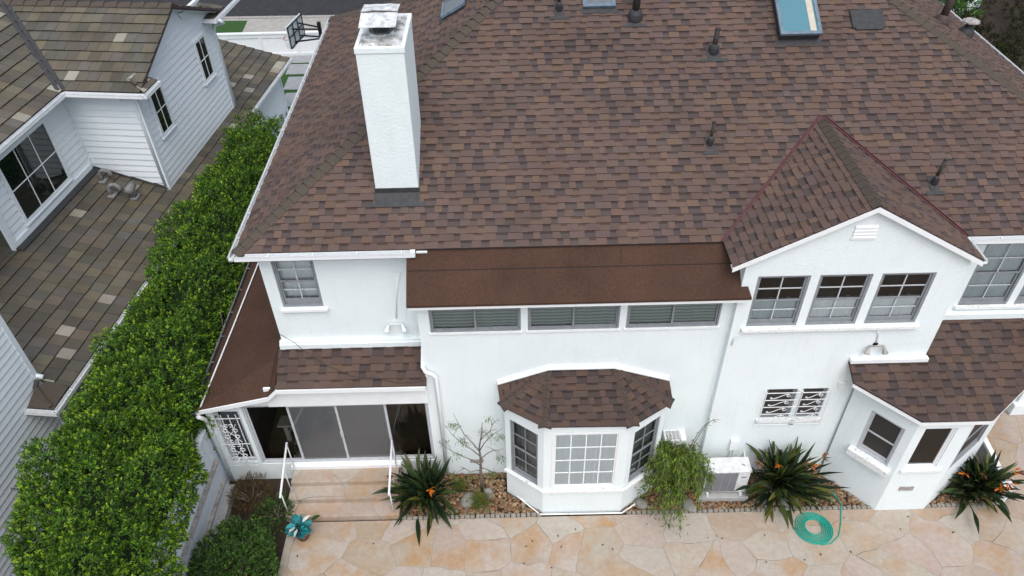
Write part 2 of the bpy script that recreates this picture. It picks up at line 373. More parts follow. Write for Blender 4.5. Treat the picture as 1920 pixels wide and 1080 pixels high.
def caps(mb,p,q,nl,nr,w=.15,step=.2,h=.042,c=None):
    """overlapping folded cap pieces from p (low) to q (high); nl,nr = in-plane directions down each side"""
    p,q,nl,nr=map(Vector,(p,q,nl,nr)); t=(q-p); L=t.length; t.normalize(); nl.normalize(); nr.normalize(); up=-(nl+nr); up=up.normalized() if up.z>0 else -up.normalized()
    s=0
    while s<L:
        e=min(s+step*1.05,L); a=p+t*s; b=p+t*e; ha,hb=h,h*.25
        A=[a+nl*w+up*ha*.7,a+up*(ha+.01),a+nr*w+up*ha*.7]; B=[b+nl*w+up*hb*.7,b+up*(hb+.01),b+nr*w+up*hb*.7]
        D=[a+nl*w-up*.02,a-up*.01,a+nr*w-up*.02]; E_=[b+nl*w-up*.02,b,b+nr*w-up*.02]
        mb.poly([A[0],A[1],B[1],B[0]]); mb.poly([A[1],A[2],B[2],B[1]])
        mb.poly([A[0],D[0],D[1],A[1]]); mb.poly([A[1],D[1],D[2],A[2]]); mb.poly([A[0],B[0],E_[0],D[0]]); mb.poly([A[2],D[2],E_[2],B[2]])
        s+=step
def gutter(p,q,out,parent,w=.12,h=.10,m='gutter',name='gutter',inner='gutin'):
    """open trough; p..q is the roof edge, out points away from the house"""
    p,q,out=Vector(p),Vector(q),Vector(out).normalized(); d=q-p; z=Vector((0,0,1)); mb=MB()
    mb.frame_box(p-z*h,d,out*w,z*.008); mb.frame_box(p+out*(w-.008)-z*h,d,out*.008,z*h); mb.frame_box(p+out*(w-.02)-z*.012,d,out*.026,z*.012)
    mb.frame_box(p-z*h,d,out*.008,z*h)
    t=d.normalized()
    for e in (p,q-t*.008): mb.frame_box(e-z*h,t*.008,out*w,z*h)
    L=d.length; k=.6
    while k<L: mb.frame_box(p+t*k-z*.02,t*.02,out*w,z*.006); k+=.8
    o=mb.build(name,m,parent)
    mi=MB(); mi.frame_box(p+out*.01-z*(h-.012),d,out*(w-.02),z*.012); mi.build('gutter_bed',inner,o); return o
# ================================================================ main house
def ring(mb,P,u0,u1,z0,z1,w,d0,d1,wb=None):
    """rectangular frame between depth d0 (front) and d1 (back); P(u,z,d)"""
    wb=wb or w
    def bx(a,b,c,e):
        o=P(a,c,d1); mb.frame_box(o,P(b,c,d1)-o,P(a,e,d1)-o,P(a,c,d0)-o)
    bx(u0,u0+w,z0,z1); bx(u1-w,u1,z0,z1); bx(u0+w,u1-w,z1-w,z1); bx(u0+w,u1-w,z0,z0+wb)
def window(par,O,Ud,u0,u1,z0,z1,cols=2,rows=2,sash=2,fr='frame',mu='muntin',back='curtain',bd=.10,rec=.05,label=None,glass='glass',fw=.04,split=.5,name='window',backtop=1.0,slider=False,mw=.018,btm=.09):
    O=Vector(O); Ud=Vector(Ud).normalized(); N=Ud.cross(Vector((0,0,1)))
    P=lambda u,z,d=0: O+Ud*u+Vector((0,0,z))-N*d
    def bx(mb,a,b,c,e,d0,d1):
        o=P(a,c,d1); mb.frame_box(o,P(b,c,d1)-o,P(a,e,d1)-o,P(a,c,d0)-o)
    f=MB(); ring(f,P,u0+.002,u1-.002,z0+.002,z1-.002,fw,rec-.03,rec+.05)
    a0,a1,b0,b1=u0+fw,u1-fw,z0+fw,z1-fw
    sashes=[]
    if slider:
        mid=(a0+a1)/2; sashes=[(a0,mid+.015,b0,b1,0),(mid-.015,a1,b0,b1,.02)]
    elif sash==2:
        mid=b0+(b1-b0)*split; sashes=[(a0,a1,b0,mid+.02,.018),(a0,a1,mid-.02,b1,0)]
    else: sashes=[(a0,a1,b0,b1,0)]
    w=f.build(name,fr,par)
    if label: w['label']=label
    for (s0,s1,t0,t1,dd) in sashes:
        s=MB(); ring(s,P,s0+.001,s1-.001,t0+.001,t1-.001,.034,rec-.006+dd,rec+.026+dd,wb=btm if (sash==2 and t0==b0 and not slider) else .036)
        g0,g1,h0,h1=s0+.034,s1-.034,t0+(btm if (sash==2 and t0==b0 and not slider) else .036),t1-.034
        s.build('sash',fr,w)
        m=MB()
        for k in range(1,cols): x=g0+(g1-g0)*k/cols; bx(m,x-mw/2,x+mw/2,h0,h1,rec+.0+dd,rec+.018+dd)
        for k in range(1,rows): y=h0+(h1-h0)*k/rows; bx(m,g0,g1,y-mw/2,y+mw/2,rec+.002+dd,rec+.016+dd)
        if cols>1 or rows>1: m.build('muntins',mu,w)
        g=MB(); g.poly([P(g0,h0,rec+.012+dd),P(g1,h0,rec+.012+dd),P(g1,h1,rec+.012+dd),P(g0,h1,rec+.012+dd)]); g.build('pane',glass,w)
    if back:
        c=MB(); nn=24
        zt=b0+(b1-b0)*backtop
        for k in range(nn):
            ua,ub=a0+(a1-a0)*k/nn,a0+(a1-a0)*(k+1)/nn
            da=bd+rec+.055+.005*math.sin(k*1.9)+.004*math.sin(k*.7); db=bd+rec+.055+.005*math.sin((k+1)*1.9)+.004*math.sin((k+1)*.7)
            za=zt-(.03*abs(math.sin(k*.35)) if backtop<1 else 0); zb=zt-(.03*abs(math.sin((k+1)*.35)) if backtop<1 else 0)
            c.poly([P(ua,b0-.03,da),P(ub,b0-.03,db),P(ub,zb,db),P(ua,za,da)])
        c.build('blind' if back=='blind' else 'curtain',back,w)
    return w
def room(par,x0,x1,y0,y1,z0,z1,fl='black',name='interior'):
    m=MB(); m.poly([(x0,y0,z0),(x1,y0,z0),(x1,y1,z0),(x0,y1,z0)]); m.poly([(x0,y1,z0),(x1,y1,z0),(x1,y1,z1),(x0,y1,z1)])
    m.poly([(x0,y0,z0),(x0,y1,z0),(x0,y1,z1),(x0,y0,z1)]); m.poly([(x1,y0,z0),(x1,y1,z0),(x1,y1,z1),(x1,y0,z1)]); m.poly([(x0,y0,z1),(x1,y0,z1),(x1,y1,z1),(x0,y1,z1)])
    return m.build(name,fl,par)
H=thing('house','white stucco two storey house with brown shingle hip roof, tall chimney and bay windows','house',(3,3,0))
Ze,Ye,S_=6.15,.464,.5592; X1,X2,YF=-4.97,12.50,11.33; RZ=Ze+S_*(YF-Ye)/2; RY=(YF+Ye)/2; RX1=X1+(YF-Ye)/2; RX2=X2-(YF-Ye)/2
# ---- walls
holes_strip=[(-1.55,.16,4.5,5.10),(.29,2.01,4.5,5.10),(2.14,3.89,4.5,5.10)]
w=MB(); wall(w,(0,0,0),(1,0,0),rect(-1.76,4.1,-.1,5.62),holes_strip)
wall(w,(-1.76,0,0),(0,-1,0),[(-.72,3.0),(0,3.0),(0,5.62),(-.72,6.1)])
w.build('wall','stucco',H)
gh=[(4.36,5.30,4.60,5.84),(5.46,6.40,4.60,5.84),(6.56,7.52,4.60,5.84),(5.13,5.76,1.90,2.82),(5.86,6.38,1.90,2.82)]
w=MB(); wall(w,(0,-.15,0),(1,0,0),[(4.1,-.1),(8.03,-.1),(8.03,6.12),(6.03,7.22),(4.1,6.12)],gh)
wall(w,(8.03,-.15,0),(0,1,0),rect(0,.9,3.0,6.1)); wall(w,(4.1,-.15,0),(0,-1,0),rect(-1.2,0,-.1,6.1))
w.build('wall','stucco',H)
h_l=[(-4.47,-3.68,4.58,5.85)]
w=MB(); wall(w,(0,.72,0),(1,0,0),rect(-4.70,-1.76,2.9,6.12),h_l); wall(w,(-4.70,.72,0),(0,-1,0),rect(-10.4,0,0,6.12))
w.frame_box((-4.73,.60,3.50),(2.97,0,0),(0,.118,0),(0,0,.16)); w.frame_box((-4.73,.64,3.66),(2.97,0,0),(0,.078,0),(0,0,.05))
w.build('wall','stucco',H)
h_r=[(8.86,9.84,4.22,5.80),(9.98,10.96,4.22,5.80),(11.1,12.0,4.22,5.8)]
w=MB(); wall(w,(0,.72,0),(1,0,0),rect(8.03,12.28,3.0,6.12),h_r); wall(w,(12.28,.72,0),(0,1,0),rect(0,10.4,3.0,6.12))
wall(w,(12.28,11.1,0),(-1,0,0),rect(0,17,0,6.12)); wall(w,(10.2,.0,0),(0,1,0),rect(0,9,-.1,4)); wall(w,(10.2,3.4,0),(1,0,0),rect(0,2.1,-.1,3.2))
w.frame_box((8.0,.56,3.97),(4.3,0,0),(0,.158,0),(0,0,.13)); w.build('wall','stucco',H)
# porch wall with the big door opening
hd=[(-5.66,-1.79,.54,2.52),(-6.30,-5.74,.62,2.36)]
w=MB(); wall(w,(0,0,0),(1,0,0),[(-6.44,-.1),(-5.2,-.1),(-5.2,2.90),(-6.44,2.60)],hd)
wall(w,(0,0,0),(1,0,0),[(-5.2,-.1),(-1.76,-.1),(-1.76,3.16),(-4.75,3.16),(-5.2,2.9)],hd,reveal=False)
wall(w,(-6.44,0,0),(0,-1,0),rect(-9,0,-.1,2.58))
w.build('wall','stucco',H)
room(H,-5.7,-1.8,.14,3.4,.5,2.6,'intwall'); fl=MB(); fl.box(-5.68,-1.82,.16,3.3,.5,.52); fl.build('interior_floor','intfloor',H)
# ---- main roof planes
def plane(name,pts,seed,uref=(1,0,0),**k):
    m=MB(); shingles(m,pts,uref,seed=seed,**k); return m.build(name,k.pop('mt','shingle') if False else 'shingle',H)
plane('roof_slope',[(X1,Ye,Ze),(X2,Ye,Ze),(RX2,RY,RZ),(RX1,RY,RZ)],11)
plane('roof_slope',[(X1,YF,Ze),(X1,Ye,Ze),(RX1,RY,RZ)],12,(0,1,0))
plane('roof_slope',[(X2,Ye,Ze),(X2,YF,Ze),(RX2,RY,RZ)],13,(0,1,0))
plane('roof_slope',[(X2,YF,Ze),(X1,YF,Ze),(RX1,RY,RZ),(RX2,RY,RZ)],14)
def hip(p,q,dl,dr,mt='capshingle',**k):
    m=MB(); caps(m,p,q,dl,dr,**k); m.build('hip_cap',mt,H)
k2=(0,-1,-S_); kl=(-1,0,-S_); kr=(1,0,-S_); kb=(0,1,-S_)
def perp(v,t):
    v,t=Vector(v),Vector(t).normalized(); return v-t*v.dot(t)
def hipat(c,apex,a,b,**k):
    t=Vector(apex)-Vector(c); hip(c,apex,perp(a,t),perp(b,t),**k)
hipat((X1,Ye,Ze),(RX1,RY,RZ),kl,k2); hipat((X2,Ye,Ze),(RX2,RY,RZ),k2,kr); hipat((X1,YF,Ze),(RX1,RY,RZ),kb,kl); hipat((X2,YF,Ze),(RX2,RY,RZ),kr,kb)
hipat((RX1,RY,RZ),(RX2,RY,RZ),kb,k2)
# ---- soffit and fascia
s=MB(); s.box(X1+.03,-1.80,Ye+.02,.72,Ze-.09,Ze-.06); s.box(8.2,X2-.03,Ye+.02,.72,Ze-.09,Ze-.06); s.box(X1+.03,-4.70,.73,YF-.03,Ze-.09,Ze-.062); s.box(12.28,X2-.03,.73,YF-.03,Ze-.09,Ze-.062)
s.build('soffit','trim',H)
gutter((X1,Ye,Ze-.012),(-1.72,Ye,Ze-.012),(0,-1,0),H,w=.11); gutter((X1,Ye-.1,Ze-.014),(X1,YF,Ze-.014),(-1,0,0),H,w=.10)
gutter((8.22,Ye,Ze-.012),(X2,Ye,Ze-.012),(0,-1,0),H,w=.11); gutter((X2,Ye-.1,Ze-.014),(X2,YF,Ze-.014),(1,0,0),H,w=.10)
# ---- gable over the three windows
GX,GZ,GY=6.01,7.36,-.26; gl,gr=3.83,8.17; gk=(GZ-Ze)/(GX-gl)
yb=Ye+(GZ-Ze)/S_
lift=.012
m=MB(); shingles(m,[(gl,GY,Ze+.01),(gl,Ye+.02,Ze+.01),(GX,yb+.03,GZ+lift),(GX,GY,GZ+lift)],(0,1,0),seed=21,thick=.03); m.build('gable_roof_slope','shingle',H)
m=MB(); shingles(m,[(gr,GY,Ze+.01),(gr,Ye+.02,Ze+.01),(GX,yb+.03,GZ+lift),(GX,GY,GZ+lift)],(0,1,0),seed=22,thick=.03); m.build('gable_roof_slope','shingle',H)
hip((GX,GY,GZ+.02),(GX,yb,GZ+.02),(-1,0,-gk),(1,0,-gk),w=.13,step=.185,h=.035)
for sx,xe in((-1,gl),(1,gr)):
    v=MB(); a=Vector((xe,Ye-.02,Ze+.03)); b=Vector((GX,yb+.05,GZ+.05)); d=(b-a)
    o1=Vector((sx,0,0))*.085; v.poly([a,b,b+o1,a+o1+Vector((0,-.0,.0))]); 
    v.frame_box(a+o1*.45+Vector((0,0,.002)),d,Vector((sx*.012,0,0)),Vector((0,0,.022)))
    v.build('valley_flashing','valley',H)
# rake boards and gable soffit
m=MB()
for sx,xe in((-1,gl),(1,gr)):
    a=Vector((xe,GY-.012,Ze-.10)); b=Vector((GX,GY-.012,GZ-.10)); m.frame_box(a,b-a,(0,.024,0),(0,0,.095))
    a2=Vector((xe,GY+.02,Ze-.06)); b2=Vector((GX,GY+.02,GZ-.06)); m.frame_box(a2,b2-a2,(0,.12,0),(0,0,.02))
m.build('rake_board','trim',H)
gutter((gr-.01,GY,Ze),(gr-.01,Ye-.13,Ze),(1,0,0),H,w=.09,h=.08)
v=MB()
for k in range(4):
    z=6.66+k*.068; v.frame_box((5.78,-.178,z),(.38,0,0),(0,.03,0),(0,0,.012)); v.frame_box((5.78,-.178,z+.012),(.38,0,0),(0,.012,-.0),(0,.016,.04))
v.frame_box((5.76,-.172,6.63),(.42,0,0),(0,.022,0),(0,0,.025)); v.build('louvre_vent','trim',H)
# ---- shed roof over the strip windows
sh=[(-1.88,-.32,5.49),(4.27,-.32,5.49),(4.02,.50,6.10),(-1.88,.50,6.10)]
m=MB(); m.poly(sh); m.poly([(x,y,z-.05) for x,y,z in sh][::-1])
for i in range(4):
    a,b=Vector(sh[i-1]),Vector(sh[i]); m.poly([a,b,b-Vector((0,0,.05)),a-Vector((0,0,.05))])
k_=.61/.82
def onsh(x,y): return Vector((x,y,5.49+(y+.32)*k_))
for (x0,x1,yy,tt) in((-1.86,4.0,.20,.006),): m.frame_box(onsh(x0,yy),onsh(x1,yy)-onsh(x0,yy),(0,.02,.02*k_),(0,0,tt))
m.build('shed_roof','rolled',H)
m=MB(); m.frame_box(onsh(-1.86,.185)+Vector((0,0,.0015)),(5.85,0,0),(0,.010,.010*k_),(0,0,.004)); m.frame_box(onsh(1.98,.2)+Vector((0,0,.0015)),(.010,0,0),(0,.26,.26*k_),(0,0,.004)); m.build('roofing_seam','black',H)
m=MB(); m.frame_box((-1.86,-.30,5.365),(6.1,0,0),(0,.03,0),(0,0,.072)); m.frame_box((-1.86,-.27,5.365),(6.1,0,0),(0,.27,.0),(0,0,.02)); m.build('fascia','trim',H)
# strip windows
for i,(a,b,c,d) in enumerate(holes_strip):
    window(H,(0,0,0),(1,0,0),a,b,c,d,1,1,1,back='blind',bd=.0,rec=.035,slider=True,fw=.03)
m=MB()
for (a,b,c,d) in holes_strip: m.frame_box((a-.03,-.03,c-.035),(b-a+.06,0,0),(0,.06,0),(0,0,.034))
m.build('window_sill','trim',H)
# ---- gable windows
for i,(a,b,c,d) in enumerate(gh[:3]):
    wd=window(H,(0,-.15,0),(1,0,0),a,b,c,d,2,2,2,back='wcurtain' if i!=0 else 'curtain',bd=.0,rec=.05,backtop=.52,mw=.022)
    if i==0:
        wd['label']='left gable window with a louvred panel behind its lower sash'
        g=MB()
        for (u,z) in((4.86,4.72),(5.06,4.72),(4.86,4.94),(5.06,4.94)):
            for q in range(9): g.frame_box((u+.0,-.0,z+q*.02),(.15,0,0),(0,.012,0),(0,0,.010))
        g.build('louvre_panel','greygrille',wd)
room(H,4.2,7.9,.08,2.2,4.4,6.05,'black'); room(H,-1.7,4.05,.20,1.2,4.3,5.3,'black')
m=MB(); m.frame_box((4.28,-.24,4.535),(3.32,0,0),(0,.10,0),(0,0,.06)); m.build('window_sill','oldtrim',H)
# ---- left upper window
window(H,(0,.72,0),(1,0,0),-4.47,-3.68,4.58,5.85,2,2,2,back='wcurtain',bd=.06,rec=.05,fr='frame',mu='muntin',mw=.024,btm=.14)
m=MB(); m.frame_box((-4.52,.64,4.52),(.92,0,0),(0,.09,0),(0,0,.05)); m.build('window_sill','trim',H); room(H,-4.6,-2,1.0,2.4,4.3,6.0,'black')
# ---- right upper windows
for (a,b,c,d) in h_r: window(H,(0,.72,0),(1,0,0),a,b,c,d,2,2,2,back='curtain',bd=-.0,rec=.04,mw=.022)
m=MB(); m.frame_box((8.80,.64,4.16),(3.3,0,0),(0,.09,0),(0,0,.06)); m.build('window_sill','oldtrim',H)
# ---- barred windows
for (a,b,c,d) in gh[3:]:
    wd=window(H,(0,-.15,0),(1,0,0),a,b,c,d,1,1,1,fr='frame',glass='dscreen',back=None,rec=.06,fw=.025)
    g=MB(); yo=-.24
    for z in np.linspace(c+.03,d-.02,5): g.bar((a-.04,yo,z),(b+.04,yo,z),.013)
    for x in(a-.03,b+.03): g.bar((x,yo,c-.14),(x,yo,d+.03),.013)
    for z in(d-.02,): 
        for x in(a-.03,b+.03): g.bar((x,yo,z),(x,-.14,z),.014)
    g.bar((a-.10,yo,c-.10),(b+.10,yo,c-.10),.014)
    zs=np.linspace(c+.03,d-.02,5)
    for k in range(4):
        z0=zs[k]; hh=zs[1]-zs[0]; cx=(a+b)/2; L=(b-a)*.42
        pts=[]
        for t in np.linspace(0,1,22):      # scroll at the right, reversed small scroll at the left
            if t<.45:
                an=math.pi*(2.6)*(1-t/.45)+math.pi*.5; rr=.028+.022*(t/.45); pts.append((cx+L*.45+math.cos(an)*rr,yo,z0+hh*.62+math.sin(an)*rr*.9))
            else:
                q=(t-.45)/.55; pts.append((cx+L*.45-(L*1.25)*q,yo,z0+hh*.62+.05-(.055+hh*.38)*(3*q*q-2*q*q*q)))
        pts+= [(cx-L*.86-.02*math.cos(an),yo,z0+hh*.30+.02*math.sin(an)) for an in np.linspace(0,3.6,6)]
        g.tube(pts,.0065,5)
    g.build('window_grate','iron',wd)
room(H,5.0,6.5,.12,.8,1.8,2.9,'black')
m=MB(); m.frame_box((5.08,-.22,1.83),(1.36,0,0),(0,.08,0),(0,0,.06)); m.build('window_sill','oldtrim',H)
# ---- porch roofs
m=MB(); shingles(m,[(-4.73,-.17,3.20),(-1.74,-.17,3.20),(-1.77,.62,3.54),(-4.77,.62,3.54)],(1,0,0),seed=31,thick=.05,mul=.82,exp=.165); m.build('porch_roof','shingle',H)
prof=[(-6.50,2.615,2.615),(-4.95,2.99,3.20),(-4.76,3.20,3.50)]   # x, z at front, z behind
m=MB()
for i in range(2):
    (xa,za,wa),(xb,zb,wb_)=prof[i],prof[i+1]
    m.poly([(xa,-.17,za),(xb,-.17,zb),(xb,.66,wb_),(xa,.66,wa)]); m.poly([(xa,.66,wa),(xb,.66,wb_),(xb,9.5,wb_),(xa,9.5,wa)])
    m.poly([(xa,-.17,za-.05),(xb,-.17,zb-.05),(xb,-.17,zb),(xa,-.17,za)])
m.poly([(-6.5,-.17,2.565),(-6.5,-.17,2.615),(-6.5,9.5,2.615),(-6.5,9.5,2.565)])
m.build('side_roof','rolled',H)
m=MB(); m.tube([(-5.62,-.15,2.842),(-5.55,.66,2.90),(-5.40,4,2.95)],.005,4); m.build('roofing_seam','black',H)
m=MB(); m.tube([(-6.40,-.12,2.67),(-6.32,2,2.72),(-6.22,6,2.78)],.017,6); m.build('roof_pipe','trim',H)
gutter((-6.50,-.2,2.60),(-6.50,9.5,2.60),(-1,0,0),H,w=.10,m='darkgutter',inner='black')
m=MB(); m.frame_box((-6.50,-.20,2.50),(1.55,0,.375),(0,.03,0),(0,0,.10)); m.frame_box((-4.95,-.20,2.875),(.20,0,.21),(0,.03,0),(0,0,.10)); m.frame_box((-4.75,-.20,3.085),(2.99,0,0),(0,.03,0),(0,0,.10))
m.frame_box((-4.75,-.17,3.09),(2.98,0,0),(0,.165,0),(0,0,.03)); m.build('fascia','trim',H)
m=MB(); m.frame_box((-5.05,-.05,2.53),(3.3,0,0),(0,.045,0),(0,0,.56)); m.build('porch_beam','trim',H)
# loose cable across the porch roof
m=MB(); m.tube([(-4.72,.60,4.05),(-4.4,.56,3.78),(-4.1,.42,3.53),(-3.7,.2,3.44),(-3.2,0,3.33),(-2.7,-.03,3.31),(-2.3,-.13,3.26),(-2.0,-.12,3.25),(-1.77,-.08,3.27)],.006,5); m.build('loose_cable','flash',H)
# sliding door
D=MB(); P0=lambda u,z,d=0: Vector((u,d,z))
ring(D,P0,-5.655,-1.795,.545,2.515,.045,.02,.11); 
dr=D.build('sliding_door','lframe',H)
xs=[-5.60,-4.72,-3.72,-2.70,-1.84]
for i in range(4):
    s=MB(); dd=(.05,.022,.034,.062)[i]; a,b=xs[i]-.025,xs[i+1]+.025; ring(s,P0,a,b,.592,2.468,.05,dd,dd+.025); s.build('door_sash','lframe',dr)
    g=MB(); g.poly([P0(a+.05,.64,dd+.012),P0(b-.05,.64,dd+.012),P0(b-.05,2.42,dd+.012),P0(a+.05,2.42,dd+.012)])
    g.build('insect_screen' if i in(1,2) else 'pane','screen' if i in(1,2) else 'glass',dr)
    if i in(1,2): g=MB(); g.poly([P0(a+.05,.64,dd+.005),P0(b-.05,.64,dd+.005),P0(b-.05,2.42,dd+.005),P0(a+.05,2.42,dd+.005)]); g.build('pane','glass',dr)
hd_=MB(); hd_.frame_box((-3.75,-.004,1.42),(.03,0,0),(0,.024,0),(0,0,.16)); hd_.build('handle','lframe',dr)
m=MB(); m.frame_box((-5.0,-.11,.44),(2.45,0,0),(0,.109,0),(0,0,.09)); m.build('door_threshold','trim',H)
# barred porch window
wd=window(H,(0,0,0),(1,0,0),-6.30,-5.74,.62,2.36,1,1,1,fr='lframe',back='dcurtain',bd=.12,rec=.08)
g=MB(); yo=-.06; xa,xb=-6.26,-5.80; cx=(xa+xb)/2
for x in np.linspace(xa,xb,4): g.bar((x,yo,.5),(x,yo,2.32),.014)
for z in(.58,.86,1.35,2.2): g.bar((xa-.08,yo,z),(xb+.08,yo,z),.014)
for cz in(1.06,1.72):
    for sx in(-1,1):
        for sz in(-1,1):
            g.tube([(cx,yo-.01,cz)]+[(cx+sx*(.02+.14*t),yo-.012,cz+sz*(.30*t)) for t in np.linspace(.2,1,5)],.008,5)
            g.tube([(cx+sx*(.10+.055*math.cos(an)),yo-.012,cz+sz*(.10+.05*math.sin(an))) for an in np.linspace(-2.2,2.6,12)],.009,5)
            g.tube([(cx+sx*(.05+.045*math.cos(an)),yo-.012,cz+sz*(.26+.04*math.sin(an))) for an in np.linspace(-2.2,2.6,12)],.009,5)
g.build('window_grate','iron',wd)
# ---- downspouts and conduits
def part_tube(name,pts,r,m_,n=8): m=MB(); m.tube(pts,r,n); return m.build(name,m_,H,smooth=True)
part_tube('downspout',[(-1.79,.60,6.0),(-1.79,.62,3.95),(-1.79,.30,3.75),(-1.78,-.06,3.62),(-1.74,-.07,3.50),(-1.60,-.07,3.42),(-1.55,-.07,3.33),(-1.55,-.07,.1)],.042,'trim')
m=MB(); m.frame_box((-1.80,.335,6.07),(.09,0,0),(0,.09,0),(0,0,.11)); m.frame_box((-1.70,.43,6.085),(.20,0,0),(0,.03,0),(0,0,.035)); m.build('gutter_end_box','trim',H)
part_tube('downspout',[(-6.47,-.24,2.5),(-6.46,-.12,2.30),(-6.44,-.07,2.2),(-6.44,-.07,.06)],.045,'gutter')
part_tube('conduit',[(4.17,-.17,4.15),(4.19,-.17,4.36),(4.30,-.17,4.45),(4.6,-.17,4.46),(6.7,-.17,4.46),(6.86,-.17,4.44),(6.92,-.17,4.36),(6.94,-.17,4.12)],.014,'trim',6)
part_tube('conduit',[(-2.10,.70,5.42),(-2.22,.70,4.9),(-2.30,.70,4.25)],.013,'trim',6)
def flood(p,m_):
    x,y,z=p; m=MB(); m.lathe((x,y+.03,z),[(.055,0),(.055,.02)],12,(0,-1,0)); m.bar((x-.13,y-.03,z-.01),(x+.13,y-.03,z-.01),.022)
    fl=m.build('floodlight',m_,H)
    for s in(-1,1):
        b=Vector((x+s*.14,y-.05,z)); d=Vector((s*.25,-.45,-.85)).normalized()
        q=MB(); q.lathe(b,[(.025,0),(.03,.06),(.055,.13),(.062,.15)],12,d); q.build('lamp_head',m_,fl,True)
        q=MB(); q.lathe(b+d*.15,[(.055,0),(.05,.008),(.02,.018)],12,d); q.build('lens','lamp',fl,True)
flood((-2.33,.70,4.12),'trim'); flood((6.95,-.16,4.06),'ledge')
m=MB(); m.frame_box((6.52,-.20,2.86),(.16,0,0),(0,.05,0),(0,0,.17)); m.frame_box((6.535,-.21,2.885),(.12,0,0),(0,.012,0),(0,0,.11)); m.build('vent_cover','oldtrim',H)
m=MB(); m.frame_box((4.66,-.22,.92),(.17,0,0),(0,.07,0),(0,0,.32)); m.tube([(4.72,-.19,.1),(4.72,-.19,.92)],.018,6); m.tube([(4.78,-.19,.1),(4.78,-.19,.92)],.014,6); m.build('disconnect_box','trim',H)
m=MB(); m.frame_box((-1.02,-.012,.40),(.30,0,0),(0,.011,0),(0,0,.12)); m.build('crawl_vent','ledge',H)
# ---- middle bay
wb=[(-.20,-.02),(-.20,-.50),(.56,-1.07),(2.24,-1.07),(3.03,-.50),(3.03,-.02)]
m=MB(); win=[]
for i in range(5):
    a,b=Vector((*wb[i],0)),Vector((*wb[i+1],0)); L=(b-a).length; hs_=[]
    if i==1: hs_=[(.12,L-.14,.86,2.60)]
    if i==3: hs_=[(.14,L-.12,.86,2.60)]
    if i==2: hs_=[(.16,L-.16,.90,2.74)]
    wall(m,a,b-a,rect(0,L,-.1,2.98),hs_)
    for h in hs_: win.append((a,b-a,h,i))
m.build('bay_wall','stucco',H)
for a,d,h,i in win:
    if i==2: window(H,a,d,*h,4,4,1,fr='trim',mu='wmuntin',back='wcurtain',bd=-.035,rec=.026,mw=.026,fw=.05,label='bay window front of sixteen white framed panes')
    else: window(H,a,d,*h,2,2,2,fr='frame',mu='frame',back='dcurtain',bd=.03,rec=.05,mw=.02,fw=.03)
m=MB(); zc=.80
for i in range(1,4):
    a,b=Vector((*wb[i],zc)),Vector((*wb[i+1],zc)); d=(b-a).normalized(); n_=d.cross(Vector((0,0,1))); m.frame_box(a-d*.02+n_*.004*i,b-a+d*.04,n_*.055,Vector((0,0,.055+.003*i)))
m.build('bay_sill','oldtrim',H)
m=MB(); m.tube([(-.02,-.62,.03),(.5,-1.13,.03),(2.28,-1.14,.03),(2.6,-.92,.03)],.018,6); m.build('bay_base_pipe','oldtrim',H)
A_,B_,C_,D_=(-.27,-.60,3.04),(.57,-1.15,3.04),(2.26,-1.17,3.04),(3.11,-.62,3.04); F_,E_=(-.33,-.0,3.04),(3.13,-.0,3.04); G_,Hh=(.70,-.0,3.44),(2.0,-.0,3.44)
G2=(.70,.0,3.44)
bs=[([B_,C_,Hh,G_],(1,0,0),41),([A_,B_,G_],tuple(Vector(B_)-Vector(A_)),42),([C_,D_,Hh],tuple(Vector(D_)-Vector(C_)),43),([F_,A_,G_],(0,1,0),44),([D_,E_,Hh],(0,1,0),45)]
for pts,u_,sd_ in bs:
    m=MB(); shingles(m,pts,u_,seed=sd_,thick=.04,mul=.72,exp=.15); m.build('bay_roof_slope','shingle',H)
for c_,ap in((B_,G_),(C_,Hh),(A_,G_),(D_,Hh)):
    t=Vector(ap)-Vector(c_); sx=Vector((0,0,1)).cross(t).normalized(); dn=.32
    hip(c_,ap,tuple(-sx-Vector((0,0,dn))),tuple(sx-Vector((0,0,dn))),mt='baycap',w=.135,step=.19,h=.026)
m=MB()
for p,q in((F_,G_),(G_,Hh),(Hh,E_)):
    p,q=Vector(p),Vector(q); ex=Vector((0,0,.03)); m.frame_box(p+Vector((0,-.035,.012)),q-p,(0,.034,0),(0,0,.085)); m.frame_box(p+Vector((0,-.075,.02)),q-p,(0,.04,0),(0,0,.03))
m.build('bay_roof_flashing','trim',H)
# ---- right bay and its roof
rk=.45
RP=lambda x,y: (x,y,3.63+rk*(y+.15))
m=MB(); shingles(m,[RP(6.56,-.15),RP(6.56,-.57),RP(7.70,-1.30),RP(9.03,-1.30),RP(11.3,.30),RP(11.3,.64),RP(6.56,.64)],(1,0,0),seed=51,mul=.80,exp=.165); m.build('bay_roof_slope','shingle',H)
0 and shingles(m,[RP(8.04,-.00),RP(10.35,-.00),RP(12.4,-.0),RP(12.4,.62),RP(8.04,.62)],(1,0,0),seed=52,mul=.80,exp=.165)
m=MB(); m.frame_box((6.56,-.25,3.63),(1.5,0,0),(0,.099,0),(0,0,.09)); m.build('wall_flashing','trim',H)
wr=[(6.86,-.15),(6.86,-.22),(7.74,-1.20),(8.80,-1.20),(10.2,-.20),(10.2,-.0)]
m=MB(); win=[]
for i in range(1,4):
    a,b=Vector((*wr[i],0)),Vector((*wr[i+1],0)); L=(b-a).length; h={1:[(.46,L-.17,1.38,2.60)],2:[(.15,L-.26,1.50,2.78)],3:[(.10,L-.45,1.35,2.82)]}[i]
    za=3.63+rk*(a.y+.15)-.05; zb=3.63+rk*(b.y+.15)-.05
    wall(m,a,b-a,[(0,-.1),(L,-.1),(L,zb),(0,za)],h)
    for q in h: win.append((a,b-a,q,i))
m.build('bay_wall','stucco',H)
